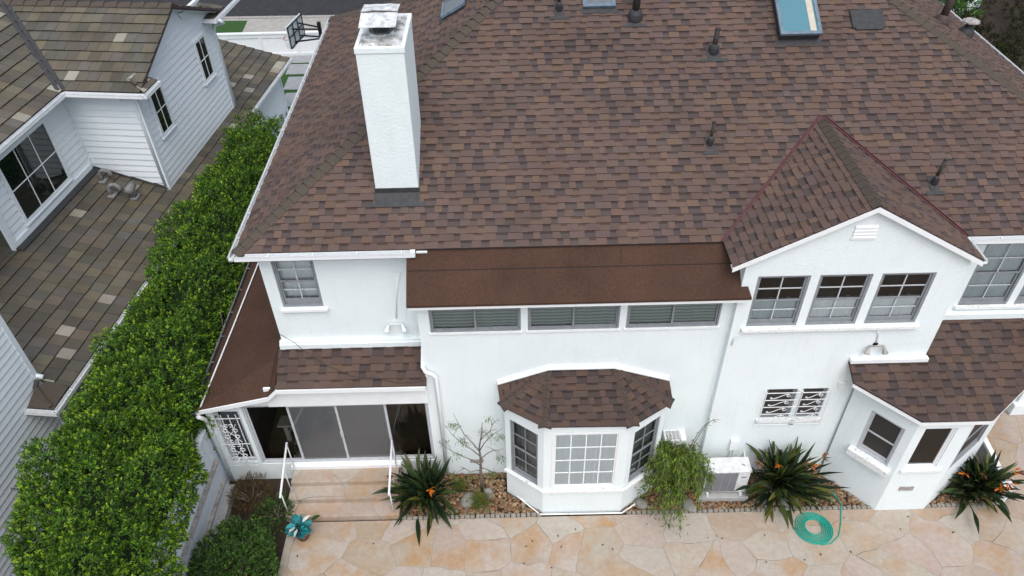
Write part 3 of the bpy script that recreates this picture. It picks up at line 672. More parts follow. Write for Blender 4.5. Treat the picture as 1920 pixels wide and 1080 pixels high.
for a,d,h,i in win:
    if i==2: window(H,a,d,*h,1,1,1,fr='trim',back=None,rec=.05,fw=.03,label='dark single pane bay window beside the patio')
    else: window(H,a,d,*h,1,1,2,fr='lframe' if i==1 else 'frame',back=None,rec=.05 if i==1 else .03,fw=.04 if i==1 else .025,glass='dscreen')
room(H,6.95,10.15,-.12,1.5,.9,3.05,'intwall'); m=MB(); m.poly([(7.0,-.12,.93),(7.78,-1.04,.93),(8.78,-1.04,.93),(10.1,-.12,.93)]); m.build('interior_floor','intwall',H)
m=MB()
for i,(z,ex) in {1:(1.22,.14),2:(1.40,.05)}.items():
    a,b=Vector((*wr[i],z)),Vector((*wr[i+1],z)); d=(b-a).normalized(); n_=d.cross(Vector((0,0,1))); L=(b-a).length
    s0=.36 if i==1 else .10; m.frame_box(a+d*s0-n_*.0,d*(L-s0-(.08 if i==1 else .14)),n_*ex,Vector((0,0,.16 if i==1 else .06)))
m.build('bay_sill','oldtrim',H)
m=MB()
for p,q in((6.56,6.56),):
    pass
for (a,b) in(((6.56,-.57),(7.70,-1.30)),((7.70,-1.30),(9.03,-1.30)),((9.03,-1.30),(10.9,.0))):
    p,q=Vector(RP(*a)),Vector(RP(*b)); d=(q-p); n_=Vector((d.y,-d.x,0)).normalized(); m.frame_box(p-n_*.03-Vector((0,0,.13)),d,n_*.022,(0,0,.08))
m.build('fascia','trim',H)
m=MB(); m.frame_box((8.02,-1.212,.72),(.30,0,0),(0,.011,0),(0,0,.14)); m.build('crawl_vent','ledge',H)
m=MB(); m.box(12.02,12.30,1.38,1.66,.35,3.1); m.box(11.92,12.40,1.28,1.76,0,.35); m.build('porch_column','stucco',H,bevel=.02)
# ---- chimney
ch=MB(); cb=(-2.46,-1.67,1.46,2.74); ct=(-2.43,-1.64,1.46,2.86)
def prism(mb,b,t,z0,z1):
    v=[(b[0],b[2],z0),(b[1],b[2],z0),(b[1],b[3],z0),(b[0],b[3],z0),(t[0],t[2],z1),(t[1],t[2],z1),(t[1],t[3],z1),(t[0],t[3],z1)]
    mb.mesh(v,[(0,1,5,4),(1,2,6,5),(2,3,7,6),(3,0,4,7),(4,5,6,7),(3,2,1,0)])
prism(ch,cb,ct,6.5,9.42); chim=ch.build('chimney','chimney',H,bevel=.012)
m=MB(); prism(m,(ct[0]-.015,ct[1]+.015,ct[2]-.015,ct[3]+.015),(ct[0]-.015,ct[1]+.015,ct[2]-.015,ct[3]+.015),9.40,9.50); m.build('chimney_band','chimney',chim,bevel=.01)
m=MB(); prism(m,(ct[0]+.03,ct[1]-.03,ct[2]+.03,ct[3]-.03),(ct[0]+.10,ct[1]-.10,ct[2]+.1,ct[3]-.1),9.49,9.535); m.build('crown','crown',chim)
m=MB(); fx,fy=-2.05,1.98; m.lathe((fx,fy,9.52),[(.22,0),(.20,.05),(.17,.06)],20); m.build('flue_collar','crown',chim)
m=MB(); R_=.195
for s in(-1,1):
    for k in range(26):
        a0=k*2*math.pi/26; m.tube([(fx+R_*math.cos(a0+s*t*1.0),fy+R_*math.sin(a0+s*t*1.0),9.53+t*.26) for t in np.linspace(0,1,5)],.0045,3)
m.build('spark_mesh','wire',chim)
m=MB(); m.lathe((fx,fy,9.53),[(.14,0),(.14,.24)],16); m.build('flue','flash',chim)
zc=9.80
for (y0,y1,za,zb) in((1.62,2.02,zc-.03,zc+.05),(2.04,2.44,zc+.07,zc+.03)):
    m=MB(); vs=[]; nx,ny=10,6
    for j in range(ny+1):
        for i in range(nx+1):
            x=fx-.30+.6*i/nx; y=y0+(y1-y0)*j/ny; z=za+(zb-za)*j/ny+.012*noise.noise((x*6,y*6,3)); vs.append((x,y,z))
    vs+=[(x,y,z-.012) for x,y,z in vs]; N_=(nx+1)*(ny+1); fs=[]
    for j in range(ny):
        for i in range(nx):
            a=j*(nx+1)+i; fs.append((a,a+1,a+nx+2,a+nx+1)); fs.append((a+N_,a+nx+1+N_,a+nx+2+N_,a+1+N_))
    bd=[i for i in range(nx+1)]+[j*(nx+1)+nx for j in range(1,ny+1)]+[ny*(nx+1)+i for i in range(nx-1,-1,-1)]+[j*(nx+1) for j in range(ny-1,0,-1)]
    for k in range(len(bd)): a,b=bd[k-1],bd[k]; fs.append((b,a,a+N_,b+N_))
    m.mesh(vs,fs); m.lathe((fx+.16,(y0+y1)/2,(za+zb)/2+.008),[(.026,0),(.02,.006)],10); m.build('cap_lid','capmetal',chim)
m=MB(); m.tube([(fx-.31,2.03,zc+.05),(fx-.1,2.03,zc+.075),(fx+.1,2.03,zc+.07),(fx+.31,2.03,zc+.05)],.010,5)
for a in(.4,2.2,3.9,5.5): m.bar((fx+.2*math.cos(a),fy+.2*math.sin(a),9.76),(fx+.2*math.cos(a),fy+.2*math.sin(a),9.82),.012)
m.build('cap_strap','wire',chim)
rz=lambda y: Ze+S_*(y-Ye)
def onroof(x,y,d=0): return Vector((x,y,rz(y)))+Vector((0,-S_,1)).normalized()*d
VV=Vector((0,1,S_)).normalized(); NN=Vector((0,-S_,1)).normalized()
m=MB(); m.frame_box(onroof(-2.47,1.26,.012),(.82,0,0),VV*.28,NN*.010); m.frame_box(onroof(-2.56,1.20,.018),(1.02,0,0),VV*.10,NN*.008); m.frame_box((-2.47,1.44,rz(1.44)),(.82,0,0),(0,.019,0),(0,0,.12))
m.build('chimney_flashing','flash',chim)
# ---- vents and skylights on the roof
def vent(x,y,r,hgt,tilt=0,m_='pipe',cone=True,plate=.40,cap=False,N=NN,V=VV,P=None,U=Vector((1,0,0))):
    b=P if P is not None else onroof(x,y,0)
    m=MB(); top=b+Vector((tilt,0,hgt)); m.tube([b,top],r,12); 
    if not cap: m.tube([top,top+Vector((0,0,.012))],r*1.12,12)
    v=m.build('vent_pipe',m_,H,True)
    q=MB()
    if cone: q.lathe(b+N*.014,[(r*2.1,0),(r*2.0,.05),(r*1.7,.12),(r*1.25,.16)],14,N*.6+Vector((0,0,.4)))
    q.frame_box(b-U*(plate*.25)-V*.22+N*.013,U*plate*.5,V*.36,N*.004); q.frame_box(b-U*(plate/2)-V*.24+N*.018,U*plate,V*.07,N*.004)
    q.build('pipe_flashing','flash' if m_=='pipe' else m_,v)
    if cap:
        q=MB(); q.lathe(top,[(r*2.2,0),(r*2.2,.03),(r*1.2,.07)],8); q.build('rain_cap','ledge',v)
vent(1.10,4.98,.035,.95,-.02); vent(2.62,4.78,.075,1.0,.02); vent(4.10,4.02,.05,.46,.02,cap=False,plate=.55); vent(3.80,2.22,.032,.45,.02,plate=.3); vent(7.83,1.40,.032,.50,.05,plate=.36)
VR=Vector((-1,0,S_)).normalized(); NR=Vector((S_,0,1)).normalized(); UR=Vector((0,1,0))
RPt=lambda x,y: Vector((x,y,Ze+S_*(X2-x)))
vent(0,0,.085,.95,.10,'brownpipe',plate=.4,N=NR,V=VR,P=RPt(9.80,6.35),U=UR); vent(0,0,.09,.30,.04,'flash',plate=.4,cap=True,N=NR,V=VR,P=RPt(10.98,7.2),U=UR); vent(0,0,.06,.5,0,'brownpipe',N=NR,V=VR,P=RPt(9.2,7.0),U=UR)
def skylight(O,U,V,N,w,l,hgt,gm,fm,curb='flash',strip=False,fwid=.05):
    O,U,V,N=map(Vector,(O,U,V,N)); m=MB(); m.frame_box(O,U*w,V*l,N*hgt); m.frame_box(O-U*.06-V*.14+N*.014,U*(w+.12),V*.14,N*.006)
    s=m.build('skylight',curb,H)
    f=MB(); z=hgt+.001
    for a,b,c,d in((-.02,fwid,-.02,l+.02),(w-fwid,w+.02,-.02,l+.02),(fwid,w-fwid,-.02,fwid),(fwid,w-fwid,l-fwid,l+.02)):
        f.frame_box(O+U*a+V*c+N*(z-.03),U*(b-a),V*(d-c),N*.055)
    f.build('skylight_frame',fm,s)
    g=MB(); g.frame_box(O+U*fwid+V*fwid+N*(z-.01),U*(w-2*fwid),V*(l-2*fwid),N*.018); g.build('pane',gm,s)
    if strip: g=MB(); g.frame_box(O+U*(w-.20)+V*fwid+N*(z+.009),U*.12,V*(l-2*fwid),N*.004); g.build('blind_edge','beige',s)
m_blue=m_noisy('slate_blue_frame',(.09,.13,.17),(.16,.21,.26),10,.45,0); MAT['bluefr']=m_blue
skylight(onroof(5.42,4.22),(1,0,0),VV,NN,.78,1.5,.20,'skyglass','bluefr',strip=True)
skylight(onroof(1.60,5.00),(1,0,0),VV,NN,.62,.75,.06,'skyglass2','bluefr',fwid=.05)
VL=Vector((1,0,S_)).normalized(); NL=Vector((-S_,0,1)).normalized()
LP=lambda x,y: Vector((x,y,Ze+S_*(x-X1)))
skylight(LP(-1.30,6.5),(0,-1,0),VL,NL,.75,.55,.10,'skyglass2','bluefr',fwid=.03)
m=MB(); b0=onroof(6.93,4.42,.02); m.frame_box(b0,(.66,0,0),VV*.44,NN*.035); m.frame_box(b0+Vector((.05,0,0))-VV*.04,(.56,0,0),VV*.06,NN*.03); m.build('roof_vent_hood','flash',H,bevel=.015)
# ================================================================ ground and street
def sheet(name,pts,z,m,base=(0,0,0)):
    b=MB(); b.poly([(x,y,z) for x,y in pts]); return struct(name,b,m,base)
b=MB(); b.poly([(-150,-150,-.08),(150,-150,-.08),(150,250,-.08),(-150,250,-.08)]); struct('ground',b,'earth')
b=MB(); b.box(-4.93,30,-16,-1.17,-.07,0); b.poly([(10.55,-1.17,0),(30,-1.17,0),(30,9,0),(10.55,9,0)]); struct('patio',b,'flag')
sheet('planting_bed',[(-6.35,-16),(-4.95,-16),(-4.95,-1.2),(-4.95,0),(-6.35,0)],-.03,'soil')
sheet('gravel_bed_soil',[(-2.55,-1.12),(10.5,-1.12),(10.5,0),(-2.55,0)],-.03,'soil')
sheet('side_yard_soil',[(-11,-16),(-6.6,-16),(-6.6,16),(-9.6,16.3),(-11,6)],-.05,'soil')
# steps
b=MB()
for i,(ya,z) in enumerate(((-1.13,.15),(-.79,.30),(-.45,.44))):
    b.box(-4.96-.02*(2-i),-2.60+.03*(2-i),ya,-.004,z-.15 if i else -.05,z)
stp=b.build('porch_steps','flag',base=(-3.7,-.6,0),bevel=.012); tag(stp,'three broad flagstone steps leading up to the glass sliding door','steps')
# edging row of small cobbles (a low kerb in front of the pebbles)
r=random.Random(5)
def stone(mb,c,rx,ry,rz,rr,n=7,col=None,rough=.16):
    """a closed lumpy stone"""
    vs=[];rings=4; rot=rr.random()*6.28; ph=rr.random()*50
    for j in range(1,rings):
        th=math.pi*j/rings
        for k in range(n):
            a=2*math.pi*k/n; d=1+rough*noise.noise((math.cos(a)*1.3+ph,math.sin(a)*1.3,math.cos(th)*1.3))*1.6
            x,y,z=math.sin(th)*math.cos(a)*rx*d,math.sin(th)*math.sin(a)*ry*d,math.cos(th)*rz*d
            vs.append((c[0]+x*math.cos(rot)-y*math.sin(rot),c[1]+x*math.sin(rot)+y*math.cos(rot),c[2]+z))
    vs.append((c[0],c[1],c[2]+rz)); vs.append((c[0],c[1],c[2]-rz)); T=len(vs)-2
    fs=[(T,k,(k+1)%n) for k in range(n)]+[((rings-2)*n+(k+1)%n,(rings-2)*n+k,T+1) for k in range(n)]
    for j in range(rings-2):
        for k in range(n): fs.append((j*n+k,(j+1)*n+k,(j+1)*n+(k+1)%n,j*n+(k+1)%n))
    mb.mesh(vs,fs,col)
b=MB(); x=-2.5
while x<10.45:
    w_=r.uniform(.09,.13)
    if not (.45<x<2.35 or 7.66<x<8.84): b.frame_box((x,-1.175+r.uniform(-.008,.008),-.05),(w_-.015,r.uniform(-.01,.01),0),(r.uniform(-.01,.01),.085,0),(0,0,r.uniform(.085,.105)))
    x+=w_
ed=struct('cobble_edging',b,'cobble'); bv=ed.modifiers.new('bevel','BEVEL'); bv.width=.018; bv.segments=2
# river pebbles
PEB=[(.17,.095,.048),(.22,.135,.072),(.14,.08,.045),(.27,.19,.11),(.19,.115,.062),(.20,.17,.12),(.21,.105,.05)]
def inside_bay(x,y):
    if y>-.03: return True
    if -.24<x<3.07:
        if y>-.52: return True
        if y>-1.12 and (x-.56)*(-.57)-(y+1.07)*.76<0 if False else False: return True
    def facet(a,b): return (b[0]-a[0])*(y-a[1])-(b[1]-a[1])*(x-a[0])>-.03
    if facet((-.2,-.5),(.56,-1.07)) and facet((.56,-1.07),(2.24,-1.07)) and facet((2.24,-1.07),(3.03,-.5)) and -.2<x<3.03: return True
    if x>6.8 and facet((6.86,-.22),(7.74,-1.2)) and facet((7.74,-1.2),(8.8,-1.2)) and facet((8.8,-1.2),(10.2,-.20)): return True
    return False
b=MB(); n_=0
for layer,(zz,cnt) in enumerate(((-.02,4600),(.012,3600))):
    for i in range(cnt):
        x=r.uniform(-2.5,10.4); y=r.uniform(-1.08,-.03)
        if inside_bay(x,y) or (4.2<x<6.8 and y>-.17): continue
        s_=r.choice((.028,.034,.042,.05)); stone(b,(x,y,zz+r.uniform(-.008,.012)),s_*r.uniform(.9,1.35),s_*r.uniform(.7,1),s_*.62,r,6,jit(r.choice(PEB),.3,r),.1)
o=b.build('river_pebbles','pebble',smooth=True); tag(o,'loose rust and tan river pebbles covering the beds along the white wall','pebbles',kind='stuff')
# boulders
for (x,y,sx,sz,lb) in ((-1.05,-.74,.24,.16,'pale boulder among pebbles at the foot of the left spiky clump'),(-.62,-.62,.13,.22,'upright pale stone slab right of the left spiky clump'),
    (5.55,-.60,.21,.15,'rounded grey boulder directly right of the air conditioner'),(5.95,-.92,.26,.15,'largest flat grey boulder under the middle spiky clump'),(5.45,-1.00,.15,.08,'small flat boulder behind the edging right of the air conditioner'),
    (3.75,-1.00,.20,.11,'grey boulder beside the drooping shrub by the concrete pad'),(2.72,-.93,.17,.12,'grey boulder at the right foot of the middle bay')):
    m=MB(); rr=random.Random(int(x*100)+77); stone(m,(x,y,sz*.35),sx,sx*.8,sz,rr,12,None,.22)
    o=m.build('boulder','boulder',base=(x,y,0),smooth=True); sb=o.modifiers.new('sub','SUBSURF'); sb.levels=sb.render_levels=1; tag(o,lb,'boulder',group='boulders in the pebble beds')
# ---------------------------------------------------------------- far yard, walkway, street
sheet('side_yard_paving',[(-10.2,9),(-5.0,9),(-5.0,22.75),(-14.5,22.75),(-14.5,15.9),(-10.2,15.9)],-.03,'turf')
b=MB()
for (x0,x1,y0,y1) in((-9.2,-6.3,17.9,19.1),(-9.4,-6.3,19.4,20.6),(-9.6,-6.3,20.85,21.85),(-9.0,-6.3,16.2,17.6),(-8.7,-6.3,14.6,15.9),(-14.5,-6.3,22.0,22.72)):
    b.box(x0,x1,y0,y1,-.02,.0)
struct('paving_slabs',b,'pad')
sheet('front_walkway',[(-25,22.9),(0,22.9),(0,27.3),(-12.9,27.3),(-25,27.9)],-.02,'walk')
sheet('front_lawn',[(-16.5,24.1),(-12.55,23.8),(-12.75,27.0),(-17,27.2)],-.01,'turf')
b=MB(); b.poly([(-60,27.9,-.04),(60,26.3,-.04),(60,40,-.04),(-60,42,-.04)]); struct('road',b,'asphalt')
b=MB(); b.poly([(-25,27.55,.0),(0,27.0,.0),(0,27.25,.0),(-25,27.8,.0)]); b.poly([(-25,27.8,.0),(0,27.25,.0),(0,27.25,-.06),(-25,27.8,-.06)]); struct('kerb',b,'ledge')
sheet('side_garden_soil',[(13.2,6),(60,6),(60,45),(13.2,45)],.02,'soil')
# ================================================================ boundary fence beside the hedge
F=thing('board_fence','pale board fence with weathered grey ledges between the hedge and the planting bed','fence',(-6.5,-5,0))
b=MB(); y=-9.0
while y<-.12:
    b.box(-6.56,-6.53,y+.004,y+.196,-.05,1.90); y+=.2
b.box(-6.60,-6.562,-9,-.1,-.05,1.88); b.build('boards','fence',F)
b=MB(); b.box(-6.64,-6.50,-9,-.12,1.905,1.95); b.build('cap_rail','fence',F)
b=MB(); b.frame_box((-6.53,-9,1.16),(.10,0,0),(0,8.75,-.14),(0,0,.05)); b.build('ledge','ledge',F)
b=MB(); b.frame_box((-6.53,-9,1.06),(.06,0,0),(0,8.75,-.14),(0,0,.095)); b.build('ledge_batten','fence',F)
b=MB(); b.frame_box((-6.53,-9,.44),(.09,0,0),(0,8.75,-.10),(0,0,.05)); b.build('ledge','ledge',F)
b=MB(); b.box(-6.53,-6.46,-9,-.22,-.05,.30); b.build('base_board','fence',F)
b=MB(); b.box(-6.455,-6.30,-9,-.26,-.05,.16); k=tag(b.build('planter_kerb','conc',base=(-6.4,-4,0)),'grey concrete kerb along the foot of the board fence','kerb')
# ================================================================ neighbouring house, own frame turned 6.5 degrees
PH=rad(6.5)
def nthing(name,label,cat,lb):
    c,s=math.cos(PH),math.sin(PH); x=lb[0]*c+lb[1]*s; y=-lb[0]*s+lb[1]*c
    return thing(name,label,cat,(x,y,lb[2]),local=lb,rotz=-PH)
NH=nthing('neighbouring_house','white lap sided house with olive brown tile roofs left of the hedge','house',(-12,5,0))
def lap(mb,O,Ud,poly,exp=.185,d=.028):
    O=Vector(O); Ud=Vector(Ud).normalized(); N=Ud.cross(Vector((0,0,1))); zmin=min(p[1] for p in poly); zmax=max(p[1] for p in poly); z=zmin
    while z<zmax:
        c=clip_convex(rect(min(p[0] for p in poly),max(p[0] for p in poly),z,z+exp),poly)
        if len(c)>=3:
            q=[O+Ud*u+Vector((0,0,v))+N*d*(1-(v-z)/exp) for u,v in c]; mb.poly(q)
            lo=sorted([u for u,v in c if abs(v-z)<1e-5])
            if len(lo)>=2: mb.poly([O+Ud*lo[0]+Vector((0,0,z)),O+Ud*lo[-1]+Vector((0,0,z)),O+Ud*lo[-1]+Vector((0,0,z))+N*d,O+Ud*lo[0]+Vector((0,0,z))+N*d])
        z+=exp
NXE=-10.36
# gable end wall facing the hedge
m=MB(); lap(m,(NXE,6.68,0),(0,1,0),[(0,-.05),(4.78,-.05),(4.78,6.05),(2.4,7.02),(0,6.05)]); m.build('siding_wall','siding',NH)
m=MB(); lap(m,(-12.4,6.68,0),(1,0,0),rect(0,2.04,2.6,6.0)); m.build('siding_wall','siding',NH)
m=MB(); lap(m,(-12.4,2.95,0),(0,1,0),rect(0,3.73,3.2,6.0)); m.build('siding_wall','siding',NH)
m=MB(); lap(m,(-10.1,-12,0),(0,1,0),rect(0,11.55,-.05,7.2),exp=.17); m.build('siding_wall','siding2',NH)
m=MB(); lap(m,(-10.1,-.45,0),(0,1,0),rect(0,7.1,-.05,2.55),exp=.17); m.build('siding_wall','siding2',NH)
m=MB(); lap(m,(NXE,11.5,0),(0,1,0),rect(0,4.0,-.05,2.5)); lap(m,(-15,15.5,0),(-1,0,0),rect(-4.64,0,-.05,2.6)); m.build('siding_wall','siding',NH)
for (x,y,z0,z1) in((NXE,6.68,2.7,6.0),(NXE,11.46,0,6.0),(-10.1,-.45,0,7.2),(NXE,15.5,0,2.5)):
    m=MB(); m.frame_box((x-.06,y-.06,z0),(.095,0,0),(0,.12,0),(0,0,z1-z0)); m.build('corner_board','siding',NH)
m=MB(); m.frame_box((-12.42,6.62,3.2),(.07,0,0),(0,.06,0),(0,0,2.7)); m.build('corner_board','siding',NH)
m=MB(); m.frame_box((-12.42,2.90,3.3),(.08,0,0),(0,.16,0),(0,0,2.6)); m.build('corner_board','siding',NH)
m=MB(); m.frame_box((-12.39,3.07,3.38),(.06,0,0),(0,3.5,0),(0,0,.20)); m.build('base_board','siding',NH)
# roofs
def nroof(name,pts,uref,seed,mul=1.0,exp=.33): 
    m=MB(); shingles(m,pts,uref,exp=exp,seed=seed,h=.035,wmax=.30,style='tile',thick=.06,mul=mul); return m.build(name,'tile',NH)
sl_=.305; zz=lambda x: 2.5+sl_*(-9.47-x)
nroof('tile_roof',[(-9.47,-1.05,2.5),(-9.47,6.9,2.5),(-10.4,6.9,zz(-10.4)),(-12.42,6.9,zz(-12.42)),(-12.42,-.4,zz(-12.42)),(-10.1,-.4,zz(-10.1)),(-10.1,-1.05,zz(-10.1))][:0] or [(-9.47,-.42,2.5),(-9.47,6.75,2.5),(-12.42,6.75,zz(-12.42)),(-12.42,-.42,zz(-12.42))],(0,1,0),61,.86)
nroof('tile_roof',[(-12.42,-.42,zz(-12.42)),(-12.42,2.95,zz(-12.42)),(-15.5,2.95,zz(-15.5)),(-15.5,-.42,zz(-15.5))],(0,1,0),62,.86)
nroof('tile_roof',[(-9.47,6.75,2.5),(-9.47,11.5,2.5),(-10.4,11.5,zz(-10.4)),(-10.4,6.75,zz(-10.4))],(0,1,0),63)
nroof('garage_tile_roof',[(-9.93,11.4,2.5),(-9.93,15.85,2.5),(-14.5,15.85,2.5+.26*4.57),(-14.5,11.4,2.5+.26*4.57)],(0,1,0),64,.95)
# corner return of the lower roof
m=MB(); m.poly([(-9.5,-1.02,2.5),(-9.5,-.42,2.52),(-9.95,-.42,2.66),(-10.02,-.72,2.64)]); m.poly([(-10.07,-1.02,2.5),(-9.5,-1.02,2.5),(-10.02,-.72,2.66),(-10.07,-.6,2.66)]); m.tube([(-9.55,-.98,2.52),(-9.75,-.85,2.58),(-10.02,-.66,2.70),(-10.05,-.5,2.76)],.05,6); m.build('roof_return','capshingle',NH)
gutter((-9.47,-1.07,2.49),(-9.47,11.4,2.49),(1,0,0),NH,w=.10,h=.09); gutter((-10.09,-1.05,2.49),(-9.37,-1.05,2.49),(0,-1,0),NH,w=.09,h=.09)
gutter((-9.93,11.4,2.49),(-9.93,15.9,2.49),(1,0,0),NH,w=.10,h=.09,m='gutter')
nr=.42; ez=5.88
n1=lambda x: ez+nr*(-12.03-x)
ry=9.08; rzz=ez+nr*(ry-6.32)
nroof('tile_roof',[(-9.98,6.32,ez),(-12.03,6.32,ez),(-12.03-(ry-6.32),ry,rzz),(-9.98,ry,rzz)],(1,0,0),65,1.0)
nroof('tile_roof',[(-9.98,11.8,ez),(-9.98,ry,rzz),(-16,ry,rzz),(-16,11.8,ez)],(1,0,0),66,1.0)
nroof('tile_roof',[(-12.03,-4,ez),(-12.03,6.32,ez),(-12.03-(ry-6.32),ry,rzz),(-17,ry,n1(-17)),(-17,-4,n1(-17))],(0,1,0),67,1.0)
m=MB(); m.frame_box((-12.03,6.30,ez+.03),(-(ry-6.32),(ry-6.32),nr*(ry-6.32)),(.07,.07,0),(0,0,.03)); m.frame_box((-12.03-.09,6.30-.09,ez+.03),(-(ry-6.32),(ry-6.32),nr*(ry-6.32)),(.07,.07,0),(0,0,.035)); m.build('valley_flashing','flash',NH)
m=MB(); caps(m,(-9.98,ry,rzz+.03),(-15,ry,rzz+.03),(0,-1,-nr),(0,1,-nr),w=.16,step=.38,h=.05); m.build('ridge_cap','capshingle',NH)
gutter((-12.03,-4,ez-.01),(-12.03,6.26,ez-.01),(1,0,0),NH,w=.11,h=.10); gutter((-12.0,6.32,ez-.01),(-9.86,6.32,ez-.01),(0,-1,0),NH,w=.11,h=.10); gutter((-9.86,6.22,ez-.01),(-9.86,7.05,ez-.01),(1,0,0),NH,w=.10,h=.10)
gutter((-9.98,11.05,ez-.01),(-9.98,13,ez-.01),(1,0,0),NH,w=.11,h=.10); gutter((-10.8,11.1,ez-.01),(-9.87,11.1,ez-.01),(0,-1,0),NH,w=.10,h=.10)
m=MB(); m.box(-12.39,-9.87,6.33,6.66,ez-.14,ez-.10); m.box(-12.40,-12.02,-4,6.32,ez-.145,ez-.105); m.box(-10.36,-9.87,6.67,7.05,ez-.14,ez-.10); m.box(-10.8,-9.90,11.11,11.8,ez-.14,ez-.10)
m.frame_box((-10.36,6.66,ez-.28),(-2.0,0,0),(0,-.03,0),(0,0,.14)); m.build('soffit','siding',NH)
def tri_ret(y0,y1,x0,x1): 
    m=MB(); shingles(m,[(x1,y0,ez),(x1,y1,ez),(x0,y1,ez+.19),(x0,y0+.3,ez+.19)],(0,1,0),exp=.3,h=.03,wmax=.3,style='tile',seed=71,thick=.04); m.build('roof_return','tile',NH)
tri_ret(6.32,7.05,-10.34,-9.86)
m=MB(); shingles(m,[(-10.8,11.12,ez+.0),(-9.98,11.12,ez+.0),(-9.98,11.9,ez+.02),(-10.34,11.9,ez+.2),(-10.8,11.9,ez+.2)],(1,0,0),exp=.3,h=.03,wmax=.3,style='tile',seed=72,thick=.04); m.build('roof_return','tile',NH)
m=MB(); m.tube([(-9.98,6.9,ez+.05),(-10.3,6.98,ez+.21),(-10.34,6.6,ez+.22)],.05,6); m.build('return_cap','ledge',NH)
m=MB()
for sy in(0,1):
    a=Vector((-10.33,6.62 if not sy else 11.54,6.02)); b_=Vector((-10.33,ry,6.02+nr*(ry-6.62))); m.frame_box(a-Vector((0,0,.17)),b_-a,(.05,0,0),(0,0,.15)); m.frame_box(a-Vector((0,0,.13)),b_-a,(.26,0,0),(0,0,.02))
m.build('rake_board','siding',NH)
m=MB(); m.frame_box((-10.33,9.9,6.30),(.04,0,0),(0,1.0,0),(0,0,.12)); m.frame_box((-10.33,9.8,6.45),(.10,0,0),(0,1.2,0),(0,0,.08)); m.build('frieze_board','siding',NH)
def nwin(O,Ud,w_,h_,cols,rows,lab=None,tr=.09):
    O=Vector(O); Ud=Vector(Ud); N=Ud.cross(Vector((0,0,1)))
    P=lambda u,z,d=0: O+Ud*u+Vector((0,0,z))-N*d
    f=MB(); ring(f,P,-tr,w_+tr,-tr,h_+tr,tr,-.05,.0); o=P(-tr-.02,-tr-.03,0); f.frame_box(o,Ud*(w_+2*tr+.04),N*.075,Vector((0,0,.04))); wn=f.build('window','siding',NH)
    if lab: wn['label']=lab
    g=MB(); o=P(0,0,0); g.frame_box(o,Ud*w_,N*.022,Vector((0,0,h_))); g.build('pane','darkglass',wn)
    q=MB()
    for k in range(1,cols): o=P(w_*k/cols-.012,0,-.0225); q.frame_box(o,Ud*.024,N*.012,Vector((0,0,h_)))
    for k in range(1,rows): o=P(0,h_*k/rows-.012,-.024); q.frame_box(o,Ud*w_,N*.012,Vector((0,0,.024)))
    q.build('muntins','wmuntin',wn)
nwin((-10.34,7.20,4.22),(0,1,0),.58,1.22,2,2); nwin((-10.34,10.20,4.33),(0,1,0),.60,1.15,2,2)
nwin((-12.38,3.68,3.76),(0,1,0),1.9,1.62,3,2,'large six pane window under the tiled eave of the neighbouring house')
m=MB(); m.tube([(-9.80,11.05,5.86),(-9.80,11.25,5.68),(-10.2,11.52,5.52),(-10.30,11.53,5.35),(-10.30,11.53,2.8)],.045,8); m.build('downspout','siding',NH,True)
m=MB(); m.tube([(-10.62,6.28,5.78),(-10.62,6.40,5.64),(-10.42,6.60,5.60),(-10.42,6.62,5.45),(-10.42,6.62,2.9)],.045,8); m.build('downspout','siding',NH,True)
m=MB(); m.tube([(-9.95,-.42,2.78),(-10.2,-.42,2.84)],.05,8); m.build('downspout','siding',NH,True)
m=MB(); m.frame_box((-12.40,2.95,zz(-12.42)+.03),(0,3.72,0),(.22,0,-.22*sl_),(0,0,.03)); m.frame_box((-12.4,6.68,zz(-12.42)+.03),(2.04,0,-2.04*sl_),(0,-.07,0),(0,0,.03)); m.build('roof_flashing','flash',NH)
# three bent vents on the low tile roof
MAT['ventmetal']=m_noisy('weathered_grey_vent_metal',(.13,.13,.125),(.21,.205,.20),14,.7,.2)
for (x,y,s) in((-11.95,6.25,1),(-11.5,5.78,1),(-11.0,5.95,0)):
    z0=zz(x)+.02; m=MB(); m.box(x-.15,x+.15,y-.15,y+.15,z0-.03,z0+.012)
    if not s: m.lathe((x,y,z0),[(.10,0),(.09,.22)],14); m.tube([(x+.05,y-.20,z0+.27),(x-.03,y+.17,z0+.27)],.11,14)
    else: m.tube([(x,y,z0),(x,y,z0+.14)]+[(x+.13-.13*math.cos(a),y+.02*a,z0+.17+.12*math.sin(a)) for a in np.linspace(.2,math.pi,8)]+[(x+.27,y+.06,z0+.10)],.058,10)
    m.build('roof_vent','ventmetal',NH,True)
# ---------------------------------------------------------------- white panel fence, basketball hoop
PF=thing('panel_fence','white panelled fence across the far side yard below the hoop','fence',(-10,22.8,0))
m=MB(); m.box(-14.2,-4.5,22.8,22.86,-.03,1.0); m.build('panels','trim',PF)
m=MB()
for x in np.arange(-14.2,-4.4,1.62):
    m.box(x-.06,x+.06,22.765,22.797,.0,1.0)
m.box(-14.2,-4.5,22.768,22.796,-.03,.12); m.box(-14.2,-4.5,22.768,22.796,.84,1.0); m.build('panel_rails','gutter',PF)
m=MB(); m.box(-14.25,-4.45,22.74,22.92,1.002,1.06); m.build('cap_rail','gutter',PF)
m=MB(); m.box(-13.75,-13.6,22.6,22.75,-.02,1.25); m.box(-13.80,-13.55,22.55,22.8,1.25,1.32); m.build('fence_post','gutter',PF)
BH=thing('basketball_hoop','basketball hoop with clear backboard and black arms above the far paved yard','basketball hoop',(-7.35,19.6,0))
a0=Vector((-8.25,17.9,3.25)); ud=Vector((.25,1.30,0)).normalized(); wv=1.35; hv=.85
nb=Vector((-ud.y,ud.x,0))       # towards the court
